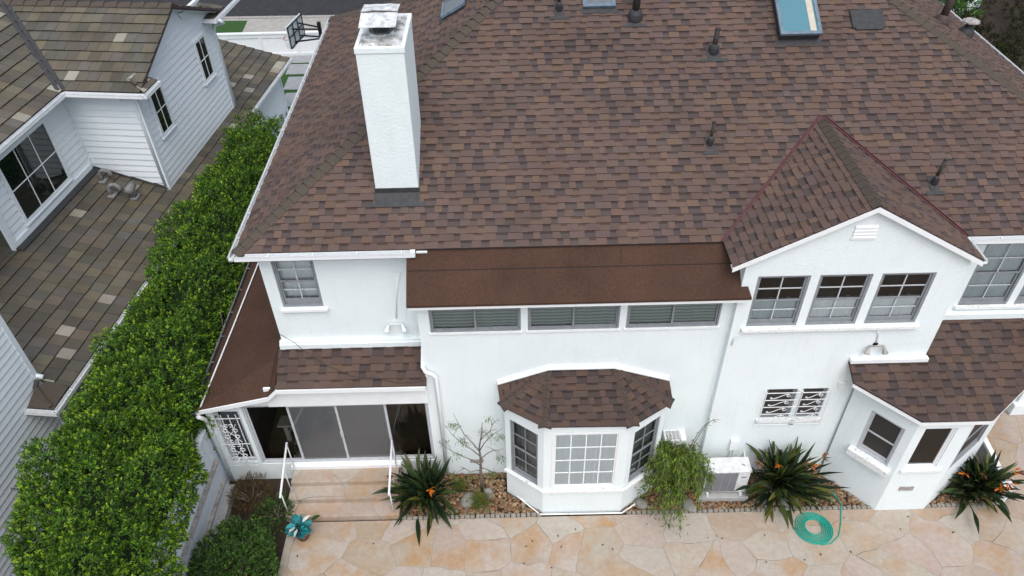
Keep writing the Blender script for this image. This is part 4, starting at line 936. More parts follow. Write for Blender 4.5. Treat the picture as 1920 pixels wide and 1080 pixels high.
m=MB(); m.frame_box(a0-Vector((0,0,hv)),ud*wv,nb*.015,Vector((0,0,hv))); bb=m.build('backboard','acrylic',BH)
m=MB()
for u,v,w_,h_ in((-.02,0,wv+.04,.04),(-.02,hv,wv+.04,.04),(-.02,0,.04,hv),(wv-.02,0,.04,hv),(wv*.33,.0,.035,hv),(wv*.66,0,.035,hv),(0,hv*.5,wv,.03)):
    m.frame_box(a0+ud*u-nb*.02-Vector((0,0,v+ (h_ if v==0 and h_<.1 else (0 if h_<.1 else h_)))),ud*w_,nb*-.03,Vector((0,0,h_)))
m.build('backboard_frame','blackmetal',bb)
m=MB(); m.frame_box(a0-ud*.02+nb*.016-Vector((0,0,.02)),ud*(wv+.04),nb*.02,Vector((0,0,.035))); m.frame_box(a0-ud*.02+nb*.016-Vector((0,0,hv)),ud*.04,nb*.02,Vector((0,0,hv))); m.build('white_edge','gutter',bb)
rc=a0+ud*wv/2+nb*.32-Vector((0,0,hv*.82)); m=MB(); m.tube([rc+ud*.23*math.cos(t)+nb*.23*math.sin(t) for t in np.linspace(0,2*math.pi,25)],.014,6); m.build('rim','rim',BH)
m=MB()
for k in range(14):
    t=k*2*math.pi/14
    for s in(-1,1): m.tube([rc+ud*(.23-.09*q)*math.cos(t+s*q*.9)+nb*(.23-.09*q)*math.sin(t+s*q*.9)-Vector((0,0,.42*q)) for q in np.linspace(0,1,5)],.006,3)
m.build('net','wmuntin',BH)
pc=Vector((-7.28,19.0,0)); m=MB()
for dz,du in((-.2,.35),(-.2,.95),(-.70,.35),(-.70,.95)): m.bar(a0+ud*du-nb*.05+Vector((0,0,dz)),pc+Vector((.0,(du-.65)*.3,2.9+dz*.75)),.05)
m.build('support_arms','blackmetal',BH); m=MB(); m.bar(pc,pc+Vector((0,0,3.0)),.13); m.build('pole','blackmetal',BH)
# pale car at the far right
CR=thing('parked_car','pale car seen beyond the right hand roof edge beside dark shrubs','car',(20.4,24.8,0),rotz=rad(35))
def loft(name,secs,m_,par,sub=2):
    m=MB(); n=len(secs[0]); vs=[p for s in secs for p in s]; fs=[(i*n+k,i*n+(k+1)%n,(i+1)*n+(k+1)%n,(i+1)*n+k) for i in range(len(secs)-1) for k in range(n)]; fs.append(tuple(range(n))[::-1]); fs.append(tuple((len(secs)-1)*n+k for k in range(n)))
    m.mesh([(x+20.4,y+24.8,z) for x,y,z in vs],fs); o=m.build(name,m_,par,True); s=o.modifiers.new('sub','SUBSURF'); s.levels=s.render_levels=sub; return o
def sec(x,w_,z0,z1,zt=None,wt=None):
    wt=wt or w_*.9; return [(x,-w_,z0),(x,-w_,(z0+z1)/2),(x,-w_*.97,z1),(x,-wt*.6,z1+.03),(x,wt*.6,z1+.03),(x,w_*.97,z1),(x,w_,(z0+z1)/2),(x,w_,z0)]
loft('body',[sec(-2.3,.6,.35,.75),sec(-2.2,.82,.25,.85),sec(-1.4,.9,.2,.95),sec(0,.92,.2,.98),sec(1.4,.9,.2,.98),sec(2.1,.84,.25,.95),sec(2.25,.65,.35,.85)],'carpaint',CR)
loft('cabin',[sec(-1.1,.72,.85,.98),sec(-.5,.66,.9,1.4),sec(.9,.66,.9,1.42),sec(1.7,.72,.85,1.0)],'carglass',CR)
loft('roof',[sec(-.5,.58,1.38,1.44),sec(.2,.60,1.40,1.47),sec(.9,.58,1.38,1.45)],'carpaint',CR)
for wx in(-1.4,1.4):
    for wy in(-.88,.88):
        m=MB(); m.tube([(20.4+wx,24.8+wy-.1,.33),(20.4+wx,24.8+wy+.1,.33)],.33,18); wl=m.build('wheel','tyre',CR); m=MB(); m.tube([(20.4+wx,24.8+wy-.11,.33),(20.4+wx,24.8+wy+.11,.33)],.2,14); m.build('rim','capmetal',wl)
# ================================================================ foliage
def nrm(a): return a/np.maximum(np.linalg.norm(a,axis=-1,keepdims=True),1e-9)
def leaves(name,P,D,Ln,Wd,colr,m_,parent=None,base=(0,0,0),seed=1,fold=.25,droop=.15):
    """thousands of separate folded leaf blades as one foliage mesh"""
    rg=np.random.default_rng(seed); n=len(P); D=nrm(D)
    up=np.array([0,0,1.])+rg.normal(0,.45,(n,3)); S=nrm(np.cross(D,up)); Nn=nrm(np.cross(S,D))
    Ln=np.broadcast_to(Ln,(n,))[:,None]; Wd=np.broadcast_to(Wd,(n,))[:,None]
    b=P; mid=P+D*Ln*.5; tip=P+D*Ln-np.array([0,0,1.])*Ln*droop
    l=mid+S*Wd*.5+Nn*Wd*fold; r_=mid-S*Wd*.5+Nn*Wd*fold
    V=np.stack([b,l,tip,r_],1).reshape(-1,3)-np.array(base)
    i=np.arange(n)[:,None]*4
    F=np.concatenate([i+0,i+1,i+2,i+0,i+2,i+3],1).reshape(-1,3)
    me=bpy.data.meshes.new(name); me.vertices.add(len(V)); me.vertices.foreach_set('co',V.astype(np.float32).ravel())
    me.loops.add(F.size); me.loops.foreach_set('vertex_index',F.astype(np.int32).ravel()); nf=len(F)
    me.polygons.add(nf); me.polygons.foreach_set('loop_start',(np.arange(nf)*3).astype(np.int32)); 
    at=me.color_attributes.new('tint','FLOAT_COLOR','CORNER'); C4=np.ones((n,6,4),np.float32); C4[:,:,:3]=colr[:,None,:]; 
    at.data.foreach_set('color',C4.ravel()); me.update(calc_edges=True); me.validate()
    me.materials.append(MAT[m_]); o=bpy.data.objects.new(name,me); COL.objects.link(o)
    if parent is not None: o.parent=parent
    else: o.location=base
    ORI[o.name]=tuple(base); return o
def shoots(P,Nrm,rg,k=8,slen=.10,spread=.9,L=(.06,.09),wr=.42,cols=None,tipc=None,upw=.35,tipfrac=.5,tipn=3):
    """every shoot bears k leaves up its stem; young leaves at the tip take the tip colour"""
    n=len(P); ax=nrm(Nrm+np.array([0,0,upw])+rg.normal(0,.42,(n,3)))
    t1=nrm(np.cross(ax,rg.normal(0,1,(n,3)))); t2=np.cross(ax,t1)
    Ps,Ds,Ls,Cs=[],[],[],[]; young=rg.random(n)<tipfrac; sc=rg.uniform(.8,1.2,n)
    base_c=np.array(cols)[rg.integers(0,len(cols),n)]*rg.uniform(.75,1.25,(n,1))
    tc=np.array(tipc)[rg.integers(0,len(tipc),n)]*rg.uniform(.8,1.2,(n,1))
    for j in range(k):
        a=j*2.4+rg.uniform(0,.6,n); f=j/(k-1)
        rad_=(t1*np.cos(a)[:,None]+t2*np.sin(a)[:,None])
        d=ax*(.25+f*1.0)+rad_*spread*(1-.45*f)
        Ps.append(P+ax*(slen*f*sc)[:,None]); Ds.append(d); Ls.append(rg.uniform(*L,n)*sc*(1-.25*f))
        c=base_c*rg.uniform(.8,1.2,(n,1))
        if j>=k-tipn: c=np.where(young[:,None],tc*rg.uniform(.85,1.15,(n,1)),c)
        Cs.append(c)
    P_=np.concatenate(Ps); D_=np.concatenate(Ds); L_=np.concatenate(Ls); C_=np.concatenate(Cs)
    return P_,D_,L_,L_*wr,np.clip(C_,0,1)
def fbm(x,y,z): return noise.noise(Vector((x,y,z)))+.5*noise.noise(Vector((x*2.1,y*2.1,z*2.1)))
# ---- the long hedge
HG=thing('hedge','tall bright green ficus hedge growing between the two houses','hedge',(-7.6,3,0))
rg=np.random.default_rng(3)
def hsec(y):
    xl=-8.72-.22*min(1,max(0,(y+1)/3))+(.32*max(0,(y-3))/8 if y>3 else 0)+.12*math.sin(y*.9)
    xr=-6.12 if y<-1.5 else (-6.12-.48*min(1,(y+1.5)/.9)-.2*min(1,max(0,y)/2)); xr+= -.12*max(0,(y-4))/6+.10*math.sin(y*1.3+1)
    return (xl+xr)/2,(xr-xl)/2,3.18+.14*math.sin(y*.8+2)+.10*math.sin(y*2.1)
def hpoint(y,th,lay):
    cx,a,zt=hsec(y); c,s=math.cos(th),math.sin(th); e=.62
    bx=math.copysign(abs(c)**e,c)*a; bz=math.copysign(abs(s)**e,s)*1.25
    lump=.42*fbm(cx+bx*1.2,y*1.2,bz*1.2)+.26*noise.noise(Vector((bx*3.1,y*3.1,bz*3.1)))
    k=1+lump*.55-lay/a
    return cx+bx*k, zt-1.25+bz*(1+lump*.9-lay), c,s
_t=np.linspace(-.95,math.pi+.5,400); _q=np.stack([np.sign(np.cos(_t))*abs(np.cos(_t))**.62*1.25,np.sign(np.sin(_t))*abs(np.sin(_t))**.62*1.25],1)
_s=np.concatenate([[0],np.cumsum(np.linalg.norm(np.diff(_q,axis=0),axis=1))]); _s/=_s[-1]
def hth(u): return float(np.interp(u,_s,_t))
PP=[];NN_=[]
for lay,cnt in((0,11000),(.10,6000),(.22,3200)):
    for i in range(cnt):
        y=rg.uniform(-5.6,11.4); th=hth(rg.random())
        x,z,c,s=hpoint(y,th,lay)
        if y<-.1 and z<2.05 and x>-6.66: continue
        PP.append((x,y,z)); NN_.append((c*1.1,rg.normal(0,.15)+(.8 if y>11 else 0),max(s,0)*.9+.15))
for i in range(5200):  # the end nearest the camera is the fullest
    y=rg.uniform(-5.6,.5); th=hth(rg.random()); x,z,c,s=hpoint(y,th,rg.choice((.0,.06)))
    if y<-.1 and z<2.05 and x>-6.66: continue
    PP.append((x,y,z)); NN_.append((c*1.1,rg.normal(0,.15),max(s,0)*.9+.15))
for i in range(420):   # far end of the hedge
    th=rg.uniform(-.6,math.pi+.6); q=math.sqrt(rg.random()); cx,a,zt=hsec(11.4); PP.append((cx+math.cos(th)*a*q,11.5+rg.uniform(0,.35)*(1-q),zt-1.25+math.sin(th)*1.25*q)); NN_.append((math.cos(th)*q,.7,math.sin(th)*q))
HC=[(.055,.132,.011),(.046,.112,.010),(.070,.160,.013),(.036,.090,.010)]; HT=[(.21,.35,.018),(.28,.41,.022),(.17,.30,.018),(.12,.235,.016)]
a=shoots(np.array(PP),np.array(NN_),rg,9,.11,.85,(.058,.095),.42,HC,HT,.35,.55,4)
leaves('foliage',a[0],a[1],a[2],a[3],a[4],'leaf',HG,ORI[HG.name],5)
# right-hand lower skirt with sparse leaves
PP=[];NN_=[]
for i in range(1500):
    y=rg.uniform(-5.6,11.3); cx,ar,zt=hsec(y); z=rg.uniform(.3,2.1); PP.append((min(cx+ar*(.72+.2*noise.noise(Vector((y*1.5,z*1.5,0))))-rg.random()*.25,-6.72 if y<0 else 9),y,z)); NN_.append((1,0,.2))
a=shoots(np.array(PP),np.array(NN_),rg,7,.12,.9,(.06,.09),.42,HC,HT,.3,.12,2)
leaves('inner_foliage',a[0],a[1],a[2],a[3],a[4],'leaf',HG,ORI[HG.name],6)
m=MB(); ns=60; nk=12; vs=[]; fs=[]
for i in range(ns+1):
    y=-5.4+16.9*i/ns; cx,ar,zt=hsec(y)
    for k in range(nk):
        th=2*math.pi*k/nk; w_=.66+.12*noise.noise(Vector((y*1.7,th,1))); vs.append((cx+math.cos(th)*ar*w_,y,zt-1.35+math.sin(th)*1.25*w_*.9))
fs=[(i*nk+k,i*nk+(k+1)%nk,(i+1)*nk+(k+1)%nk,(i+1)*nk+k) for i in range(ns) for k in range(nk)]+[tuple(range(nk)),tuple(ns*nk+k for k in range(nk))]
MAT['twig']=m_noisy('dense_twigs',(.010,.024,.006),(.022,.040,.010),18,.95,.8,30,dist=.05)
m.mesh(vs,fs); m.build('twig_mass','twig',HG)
for i,y in enumerate(np.linspace(-4.6,10.6,14)):
    cx,ar,zt=hsec(y); rr=random.Random(i); m=MB()
    b0=Vector((cx+rr.uniform(.1,.4),y,-.05)); tp=Vector((cx+ar*.80+rr.uniform(-.1,.1),y+rr.uniform(-.3,.3),2.3))
    m.tube([b0,b0.lerp(tp,.35)+Vector((.12,.05,0)),b0.lerp(tp,.7)+Vector((.05,-.05,0)),tp],[.06,.05,.035,.02],7); m.tube([b0.lerp(tp,.4)+Vector((.12,.05,0)),b0.lerp(tp,.7)+Vector((.3,.25,.1)),tp+Vector((.15,.5,.2))],[.035,.025,.012],6); m.build('trunk','bark',HG,True)
def bush(name,label,cat,c,rx,ry,rz,cnt,cols,tips,seed,L=(.05,.075),wr=.45,lm='leaf',group=None,tipf=.25,low=-.3,k=8,stem='bark',slen=.08):
    B=thing(name,label,cat,(c[0],c[1],0),group); rg=np.random.default_rng(seed); P=[];N=[]
    for lay,q in((1,.55),(.82,.3),(.6,.15)):
        for i in range(int(cnt*q)):
            th=rg.uniform(0,2*math.pi); s=rg.uniform(low,1); cc=math.sqrt(1-s*s); d=(cc*math.cos(th),cc*math.sin(th),s)
            l=1+.28*fbm(d[0]*1.8+seed,d[1]*1.8,d[2]*1.8); P.append((c[0]+d[0]*rx*l*lay,c[1]+d[1]*ry*l*lay,max(.03,c[2]+d[2]*rz*l*lay))); N.append(d)
    a=shoots(np.array(P),np.array(N),rg,k,slen,.85,L,wr,cols,tips,.4,tipf,3); leaves('foliage',a[0],a[1],a[2],a[3],a[4],lm,B,ORI[B.name],seed)
    rr=random.Random(seed); m=MB()
    for i in range(9):
        t=rr.uniform(0,6.28); e=Vector((c[0]+rx*.7*math.cos(t),c[1]+ry*.7*math.sin(t),c[2]+rz*rr.uniform(.2,.8))); b_=Vector((c[0]+rr.uniform(-.06,.06),c[1]+rr.uniform(-.06,.06),-.05)); m.tube([b_,b_.lerp(e,.5)+Vector((0,0,.08)),e],[.018,.012,.005],5)
    m.build('stems',stem,B,True); return B
GC=[(.038,.092,.013),(.048,.110,.015),(.028,.070,.011)]; GT=[(.09,.18,.02),(.13,.22,.024)]
bush('shrub','rounded leafy green shrub at the left edge of the patio','shrub',(-5.68,-2.65,.42),.80,1.20,.58,2300,GC,GT,21,L=(.05,.075))
bush('shrub','low dark green shrub tucked against the left foot of the steps','shrub',(-5.22,-1.12,.22),.34,.40,.30,230,GC,GT,22,L=(.04,.06))
bush('dry_shrub','withered brown shrub under the barred porch window','shrub',(-5.85,-.62,.25),.42,.42,.33,420,[(.085,.052,.02),(.06,.035,.016),(.11,.075,.03)],[(.09,.09,.03)],23,L=(.03,.05),wr=.35,lm='dullleaf',tipf=.15)
bush('shrub','small dark clipped shrub at the corner of the far siding wall','shrub',(-9.1,16.2,.35),.55,.5,.5,420,[(.018,.014,.012),(.022,.03,.012)],[(.03,.05,.015)],24,lm='dullleaf')
bush('shrub','bright green shrub top beyond the dark road','shrub',(-5.4,31.5,1.0),1.5,1.0,1.0,420,GC,GT,25,L=(.10,.15))
DK=[(.012,.022,.007),(.02,.032,.009),(.03,.026,.012),(.04,.03,.016)]; DT=[(.035,.06,.012),(.03,.05,.012)]
for i,(x,y,rx,rz,lb,tf) in enumerate(((16.3,13.6,1.7,1.7,'nearest dark shrub below the right hand gutter',.10),(17.3,16.0,1.9,1.9,'dark shrub below the octagonal rain cap at the right',.08),(19.5,13.2,2.0,2.2,'dark shrub at the right picture edge with bare branches',.05),(21.0,17.2,2.1,2.2,'dark shrub behind, at the upper right picture edge',.06),(18.6,19.4,1.7,1.7,'dark shrub beside the front of the pale car',.10),(19.2,21.9,1.1,2.0,'brighter green shrub in front of the pale car',.6),(25.0,22.0,2.6,2.6,'dark shrub right of the pale car near the top right corner',.08),(24.5,27.5,2.6,2.6,'tallest dark shrub behind the pale car',.08),(28.5,26.0,2.8,2.8,'farthest dark shrub at the top right corner',.05))):
    bush('shrub',lb,'shrub',(x,y,.6),rx,rx,rz,620,DK if i!=5 else GC,DT if i!=5 else [(.10,.2,.02)],40+i,L=(.12,.2),wr=.35,lm='dullleaf',group='dark shrubs below the right hand eaves',tipf=tf,slen=.2)
# ---- strap leaved plants with orange flowers
def blade(mb,b,az,tilt,L,W,colr,bend=1.1,pet=.42,n=9,rr=RND):
    d=Vector((math.cos(az),math.sin(az),0)); p=Vector(b); a=tilt; st=L/n; side=Vector((-math.sin(az),math.cos(az),0)); tw=rr.uniform(-.5,.5); rows=[]
    for i in range(n+1):
        t=i/n; dirv=d*math.sin(a)+Vector((0,0,math.cos(a))); nrm_=dirv.cross(side).normalized(); s2=(side*math.cos(tw)+nrm_*math.sin(tw))
        w_=.010 if t<pet else W*.5*max(.02,math.sin(math.pi*min(1,((t-pet)/(1-pet))**.75*.97+.03)))
        up=-nrm_ if nrm_.z<0 else nrm_
        rows.append((p-s2*w_+up*w_*.35,p.copy(),p+s2*w_+up*w_*.35)); p=p+dirv*st; a+=bend/n*(0.4+1.2*t)
        if p.z<.03: p.z=.03; a=math.pi*.52
    vs=[v for R_ in rows for v in R_]; fs=[]
    for i in range(n):
        for k in(0,1): fs.append((i*3+k,i*3+k+1,i*3+k+4,i*3+k+3))
    mb.mesh(vs,fs,colr); return rows
def strap(label,c,nl,hgt,seed,nf,cols,dry=.08,spread=1.15):
    T=thing('bird_of_paradise',label,'plant',(c[0],c[1],0),'strap leaved orange flowering clumps along the wall'); rr=random.Random(seed); m=MB()
    for i in range(nl):
        az=rr.uniform(0,6.283) if rr.random()<.6 else rr.uniform(math.pi*.95,math.pi*2.05); tl=abs(rr.gauss(.50,.38)); L=hgt*rr.uniform(.6,1.08)
        if math.sin(az)>0: tl*=.45
        cc=jit((.10,.10,.02),.3,rr) if rr.random()<dry else jit(rr.choice(cols),.25,rr)
        b_=(c[0]+rr.uniform(-.24,.24),c[1]+rr.uniform(-.18,.16),0); blade(m,b_,az,tl,L,rr.uniform(.065,.12),cc,rr.uniform(.15,spread)*(1.5 if rr.random()<.15 else 1),rr.uniform(.30,.55),9,rr)
    m.build('leaves','leaf',T,True)
    for i in range(nf):
        az=rr.uniform(math.pi*1.0,math.pi*2.0); s=MB(); e=Vector((c[0]+math.cos(az)*rr.uniform(.35,.75),c[1]+math.sin(az)*rr.uniform(.2,.5),rr.uniform(.75,1.0)*hgt)); b_=Vector((c[0],c[1],0))
        s.tube([b_,b_.lerp(e,.5)+Vector((0,0,.1)),e],[.012,.010,.009],6,(.05,.09,.02)); f=s.build('flower_stalk','leaf',T,True)
        q=MB()
        fresh=rr.random()<(.75 if seed==7 else .3)
        for k in range(7):
            a2=az+rr.uniform(-1.2,1.2); d=Vector((math.cos(a2)*.8,math.sin(a2)*.8,rr.uniform(-.2,1.1))).normalized(); t=e+d*rr.uniform(.13,.20); w_=d.cross(Vector((.3,.2,1))).normalized()*.022
            q.mesh([e,e.lerp(t,.5)+w_,t,e.lerp(t,.5)-w_],[(0,1,2,3)],(.62,.17,.02) if fresh else jit((.22,.10,.05),.3,rr))
        q.mesh([e,e+Vector((math.cos(az)*.09,math.sin(az)*.09,.03)),e+Vector((math.cos(az)*.2,math.sin(az)*.2,.02)),e+Vector((math.cos(az)*.09,math.sin(az)*.09,-.02))],[(0,1,2,3)],(.10,.06,.05))
        q.build('petals','dullleaf',f)
    return T
SC1=[(.014,.028,.012),(.020,.038,.014),(.011,.022,.010),(.030,.052,.017),(.055,.080,.022)]
strap('spiky dark green clump beside the right stair rail','' or (-2.02,-.62),190,1.08,5,2,SC1,.08)
strap('largest spiky clump with few orange blooms, behind the coiled hose',(5.78,-.58),240,1.32,6,5,SC1,.14)
strap('spiky clump crowded with orange blooms right of the right bay',(10.05,-.80),190,1.06,7,9,SC1,.12)
# ---- thin tree with mostly bare branches
def twigs(name,label,cat,base,trunk,brs,leafpts,seed,cols,tips,L,wr,barkm='bark',r0=.028):
    T=thing(name,label,cat,base); m=MB(); m.tube(trunk,[r0*(1-.6*i/(len(trunk)-1)) for i in range(len(trunk))],8); m.build('trunk',barkm,T,True); return T
T=thing('small_tree','thin nearly bare young tree left of the middle bay','tree',(-.76,-.50,0)); rr=random.Random(9)
m=MB(); tr=[(-.76,-.5,-.03),(-.77,-.5,.6),(-.74,-.5,1.2),(-.76,-.48,1.55),(-.70,-.46,1.95),(-.66,-.44,2.35)]; m.tube(tr,[.034,.03,.026,.019,.012,.006],8); m.build('trunk','bark',T,True)
m=MB(); tips_=[]
for k,(s,e) in enumerate((((-.77,-.5,1.0),(-1.55,-.35,1.55)),((-.75,-.5,1.3),(-1.45,-.40,2.25)),((-.75,-.5,1.45),(-1.25,-.3,2.5)),((-.75,-.5,1.2),(-.25,-.42,1.45)),((-.75,-.5,1.5),(-.25,-.45,2.15)),((-.72,-.46,1.8),(-.4,-.5,2.45)),((-.76,-.5,.8),(-1.2,-.6,1.1)),((-.76,-.5,.9),(-.3,-.6,.75)))):
    s,e=Vector(s),Vector(e); md=s.lerp(e,.5)+Vector((rr.uniform(-.06,.06),0,rr.uniform(-.14,.14))); pts=[s,s.lerp(md,.5)+Vector((0,0,.03)),md,md.lerp(e,.5)+Vector((0,0,rr.uniform(-.05,.05))),e]; m.tube(pts,[.014,.011,.009,.006,.003],5)
    for j in range(3):
        p=pts[rr.choice((2,3))]; q=p+Vector((rr.uniform(-.22,.22),rr.uniform(-.1,.1),rr.uniform(-.2,.22))); m.tube([p,p.lerp(q,.5)+Vector((0,0,.03)),q],[.005,.004,.002],4); tips_.append(q)
    tips_.append(e)
m.build('branches','bark',T,True)
rg=np.random.default_rng(8); P=[];D=[]
for q in tips_[::2]:
    for j in range(44): P.append((q.x+rg.normal(0,.06),q.y+rg.normal(0,.04),q.z+rg.normal(0,.05))); D.append((rg.normal(0,.5),rg.normal(0,.5),-1))
cl=np.array([(.10,.17,.03),(.07,.13,.025),(.13,.2,.04)])[rg.integers(0,3,len(P))]
leaves('foliage',np.array(P),np.array(D),rg.uniform(.05,.09,len(P)),.012,cl,'dullleaf',T,ORI[T.name],3)
def feather(label,c,r_,h_,cnt,seed):
    B=thing('feathery_plant',label,'plant',(c[0],c[1],0),'feathery ground plants among the pebbles'); rg=np.random.default_rng(seed); P=[];D=[]
    for i in range(cnt):
        a=rg.uniform(0,6.28); q=abs(rg.normal(0,.5)); P.append((c[0]+math.cos(a)*q*r_,c[1]+math.sin(a)*q*r_*.9,rg.uniform(.03,h_)*(1-.4*q))); D.append((math.cos(a),math.sin(a),rg.uniform(-.2,.9)))
    cl=np.array([(.09,.14,.02),(.13,.16,.03),(.06,.11,.02),(.15,.12,.035)])[rg.integers(0,4,len(P))]
    leaves('foliage',np.array(P),np.array(D),rg.uniform(.05,.10,len(P)),.010,cl,'dullleaf',B,ORI[B.name],seed); m=MB(); rr=random.Random(seed)
    for i in range(8): a=rr.uniform(0,6.28); m.tube([(c[0],c[1],0),(c[0]+math.cos(a)*r_*.6,c[1]+math.sin(a)*r_*.5,h_*.7)],[.006,.003],4)
    m.build('stems','bark',B)
feather('feathery yellow green plant at the foot of the thin tree',(-.82,-.82),.26,.32,900,31)
feather('small feathery plant between the left spiky clump and the thin tree',(-1.28,-.42),.22,.25,500,32)
# ---- drooping shrub right of the bay
T=thing('drooping_shrub','drooping narrow leaved shrub between the middle bay and the air conditioner','shrub',(3.45,-.62,0)); rr=random.Random(12); m=MB(); P=[];D=[];rg=np.random.default_rng(12)
for i in range(66):
    a=rr.uniform(0,6.28) if i>22 else rr.uniform(math.pi*.95,math.pi*2.0); b_=Vector((3.45+rr.uniform(-.06,.06),-.62+rr.uniform(-.05,.05),-.03)); R1=rr.uniform(.3,1.05); hh=rr.uniform(.9,2.0)
    ax_,ay_=math.cos(a)*R1*(.7 if math.cos(a)>0 else 1),math.sin(a)*R1*(.7 if math.sin(a)<0 else .35)
    if i<6: ax_,ay_,hh=(-.55+.1*i,-.75-.05*i,1.05)
    if i in(6,7): ax_,ay_,hh=.55,.1,2.0
    pk=b_+Vector((ax_*.6,ay_*.6,hh)); e=b_+Vector((ax_*1.15,ay_*1.15,hh*rr.uniform(.25,.75))) if i not in(6,7) else b_+Vector((.75,.2,2.25)); pts=[]
    for t in np.linspace(0,1,9): pts.append(b_*(1-t)**2+pk*1.0*2*t*(1-t)+e*t*t+Vector((0,0,.35*math.sin(math.pi*t)*hh*.6)))
    m.tube(pts,[.013-.0012*k for k in range(9)],5)
    if i in(7,): continue
    for k in range(120 if i!=6 else 10):
        t=rg.uniform(.28,1.0); j=min(7,int(t*8)); p=pts[j].lerp(pts[j+1],t*8-j); P.append((p.x+rg.normal(0,.05),p.y+rg.normal(0,.05),p.z+rg.normal(0,.04))); D.append((rg.normal(0,.55)+ax_*.4,rg.normal(0,.55)+ay_*.4,rg.normal(-.75,.5)))
m.build('branches','bark',T,True); P=np.array(P); P[:,2]=np.maximum(P[:,2],.05)
cl=np.array([(.07,.125,.02),(.10,.17,.025),(.15,.22,.035),(.06,.10,.018),(.19,.26,.04)])[rg.integers(0,5,len(P))]*rg.uniform(.8,1.2,(len(P),1))
leaves('foliage',P,np.array(D),rg.uniform(.07,.13,len(P)),.021,cl,'dullleaf',T,ORI[T.name],4)
# ---- potted plant with teal and white leaves
T=thing('potted_plant','potted plant with teal and white leaves at the foot of the steps','potted plant',(-4.60,-1.52,0)); m=MB(); m.lathe((-4.55,-1.52,0),[(.11,0),(.15,.22),(.165,.22),(.165,.26),(.14,.26),(.13,.22)],20); m.build('pot','terracotta',T,True)
m=MB(); mw_=MB(); rr=random.Random(4)
for i in range(60):
    az=rr.uniform(0,6.283); h=rr.uniform(.22,.5); q=rr.uniform(.04,.28); b_=(-4.6+math.cos(az)*q*.5,-1.52+math.sin(az)*q*.5,h); wht=i%10 in(2,)
    blade(mw_ if wht else m,b_,az+rr.uniform(-.4,.4),rr.uniform(.8,1.5),rr.uniform(.15,.21),rr.uniform(.085,.115)*(.7 if wht else 1),(.62,.64,.63) if wht else jit(rr.choice(((.012,.17,.19),(.02,.23,.24),(.012,.12,.14),(.03,.27,.29))),.2,rr),rr.uniform(.2,.9),.06,6,rr)
m.build('teal_leaves','leaf',T,True); mw_.build('white_leaves','leaf',T,True); m=MB()
for i in range(12): a=i*.52; m.tube([(-4.57,-1.52,.22),(-4.6+.1*math.cos(a),-1.52+.1*math.sin(a),.45)],.006,5)
m.build('stems','twig',T)
m=MB(); blade(m,(-4.35,-1.38,.42),.3,1.2,.24,.12,(.03,.075,.02),.3,.05,6); m.build('green_leaf','leaf',T,True)
# ================================================================ small things
def rail(x,label):
    R_=thing('handrail',label,'handrail',(x,-.6,.15),'white tubular rails beside the steps'); m=MB(); m.tube([(x,-.06,1.36),(x,-1.17,.94)],.024,10); m.build('top_rail','iron',R_,True)
    for (y,z0) in((-.10,.435),(-.60,.295),(-1.07,.145)):
        m=MB(); m.tube([(x,y,z0),(x,y,1.36+(y+.06)*.378)],.013,8); m.build('post','iron',R_,True)
rail(-4.93,'white handrail at the left side of the flagstone steps, nearer the brown shrub'); rail(-2.66,'white handrail at the right side of the flagstone steps, against the spiky clump')
A=thing('air_conditioner','white outdoor air conditioner on a grey slab against the wall','air conditioner',(4.55,-.62,0))
m=MB(); m.box(4.05,5.0,-.80,-.44,.20,.94); m.build('casing','acwhite',A,bevel=.018); m=MB(); m.box(4.03,5.02,-.815,-.425,.925,.962); m.build('top_panel','acwhite',A,bevel=.012)
m=MB(); m.box(4.09,4.74,-.812,-.803,.25,.90); g_=m.build('grille_recess','grille',A); m=MB()
for z in np.linspace(.26,.89,17): m.box(4.09,4.74,-.817,-.814,z-.0045,z+.0045)
for x in np.linspace(4.10,4.73,5): m.box(x-.004,x+.004,-.823,-.819,.25,.90)
m.build('louvres','greygrille',g_); m=MB(); m.box(4.82,4.93,-.806,-.802,.74,.765); m.build('badge','grille',A)
for x in(4.15,4.86): m=MB(); m.box(x,x+.06,-.86,-.42,.14,.198); m.build('foot','acwhite',A)
m=MB(); m.tube([(5.0,-.55,.55),(5.07,-.5,.5),(5.07,-.3,.6),(5.0,-.05,.9)],.02,6); m.build('pipe','trim',A)
m=MB(); m.box(3.98,5.06,-.90,-.30,-.03,.14); tag(m.build('concrete_pad','conc',base=(4.5,-.6,0),bevel=.01),'low grey concrete pad under the outdoor air conditioner','slab')
A=thing('wall_unit','boxy wall vent unit with a slatted grey top right of the middle bay','vent unit',(3.4,-.15,1.0))
m=MB(); m.box(3.20,3.66,-.30,-.003,.98,1.42); m.build('casing','oldtrim',A,bevel=.01); m=MB(); m.box(3.24,3.55,-.27,-.05,1.421,1.432); m.build('top_grille','greygrille',A); m=MB()
for x in np.linspace(3.27,3.52,4): m.box(x,x+.012,-.27,-.05,1.434,1.442)
m.build('grille_bars','acwhite',A); m=MB()
for z in np.linspace(1.02,1.25,6): m.box(3.23,3.6,-.309,-.302,z,z+.02)
m.build('front_slats','grille',A)
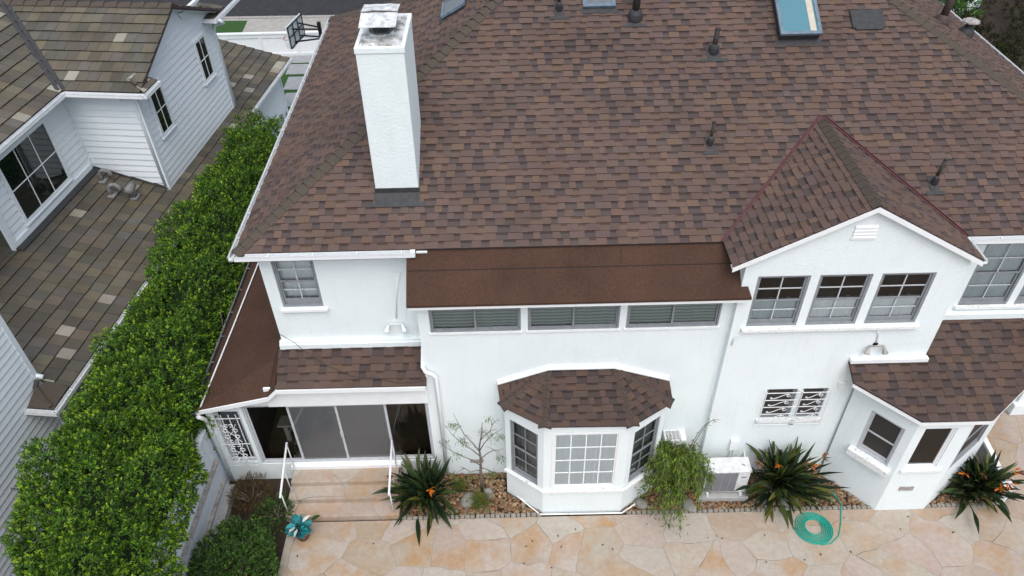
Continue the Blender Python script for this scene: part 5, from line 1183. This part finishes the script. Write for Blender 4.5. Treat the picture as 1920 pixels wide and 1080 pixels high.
# coiled hose
m=MB(); pts=[]; rr=random.Random(2); cx,cy=6.30,-1.60
T_=np.linspace(0,1,300)
for t in T_:
    a=-t*2*math.pi*6.6+.6; q=.165+.235*t+.008*math.sin(a*1.1+t*9); pts.append((cx+q*math.cos(a)*1.02,cy+q*math.sin(a)*.98,.016+.010*(.5+.5*math.sin(a*.5+t*20))))
lx,ly,_=pts[-1]
a=math.atan2(ly-cy,lx-cx)
pts2=[(cx+.42*math.cos(t),cy+.42*math.sin(t),.014) for t in np.linspace(a-.15,a-.15,1)]
m.tube(pts,.0125,7)
m.tube([(cx+.02,cy-.40,.016),(cx+.25,cy-.37,.016),(cx+.46,cy-.20,.016),(cx+.60,cy+.08,.016),(cx+.70,cy+.36,.016),(cx+.74,cy+.50,.10),(cx+.72,cy+.66,.07),(cx+.62,cy+.85,.08),(cx+.40,cy+1.05,.12),(cx+.15,cy+1.2,.25)],.0125,7)
tag(m.build('garden_hose','hose',base=(cx,cy,0),smooth=True),'coiled green garden hose lying on the flagstone patio','hose')
# low white rail right of the right-hand clump
R_=thing('low_rail','low white rail with a square end post behind the right clump of orange blooms','railing',(10.7,-.3,0))
m=MB(); m.frame_box((10.62,.55,.42),(-.12,-1.55,0),(.11,0,0),(0,0,.07)); m.build('top_rail','trim',R_); m=MB(); m.frame_box((10.64,.55,0),(-.12,-1.45,0),(.06,0,0),(0,0,.415)); m.build('panel','conc',R_)
m=MB(); m.box(10.42,10.58,-1.12,-.96,0,.52); m.box(10.39,10.61,-1.15,-.93,.52,.57); m.build('end_post','trim',R_,bevel=.006)
# cat tree seen through the glass door
A=thing('cat_tree','beige carpeted pet perch just inside the glass door','pet furniture',(-5.15,.75,.52)); m=MB(); m.frame_box((-5.32,.55,1.12),(.34,0,0),(.04,.30,0),(0,0,.05)); m.build('platform','beige',A); m=MB(); m.frame_box((-5.22,.62,.52),(.09,0,0),(0,.09,0),(0,0,.59)); m.build('post','beige',A)
m=MB(); m.frame_box((-5.05,.52,.52),(.40,.1,0),(0,.30,0),(0,0,.06)); m.build('foot','beige',A); m=MB(); m.frame_box((-5.05,.60,.56),(.25,.05,.45),(0,.06,0),(.03,0,0)); m.build('brace','beige',A)
# fallen leaves
rr=random.Random(30); m=MB()
for i in range(26):
    x,y=rr.uniform(-4.6,9.5),-1.25-abs(rr.gauss(0,.7)); blade(m,(x,y,.008),rr.uniform(0,6.28),1.5,rr.uniform(.03,.06),.025,jit(rr.choice(((.05,.03,.015),(.10,.05,.02),(.03,.025,.015))),.3,rr),.1,.05,3,rr)
tag(m.build('fallen_leaves','dullleaf'),'small dry fallen leaves scattered over the patio',kind='stuff')
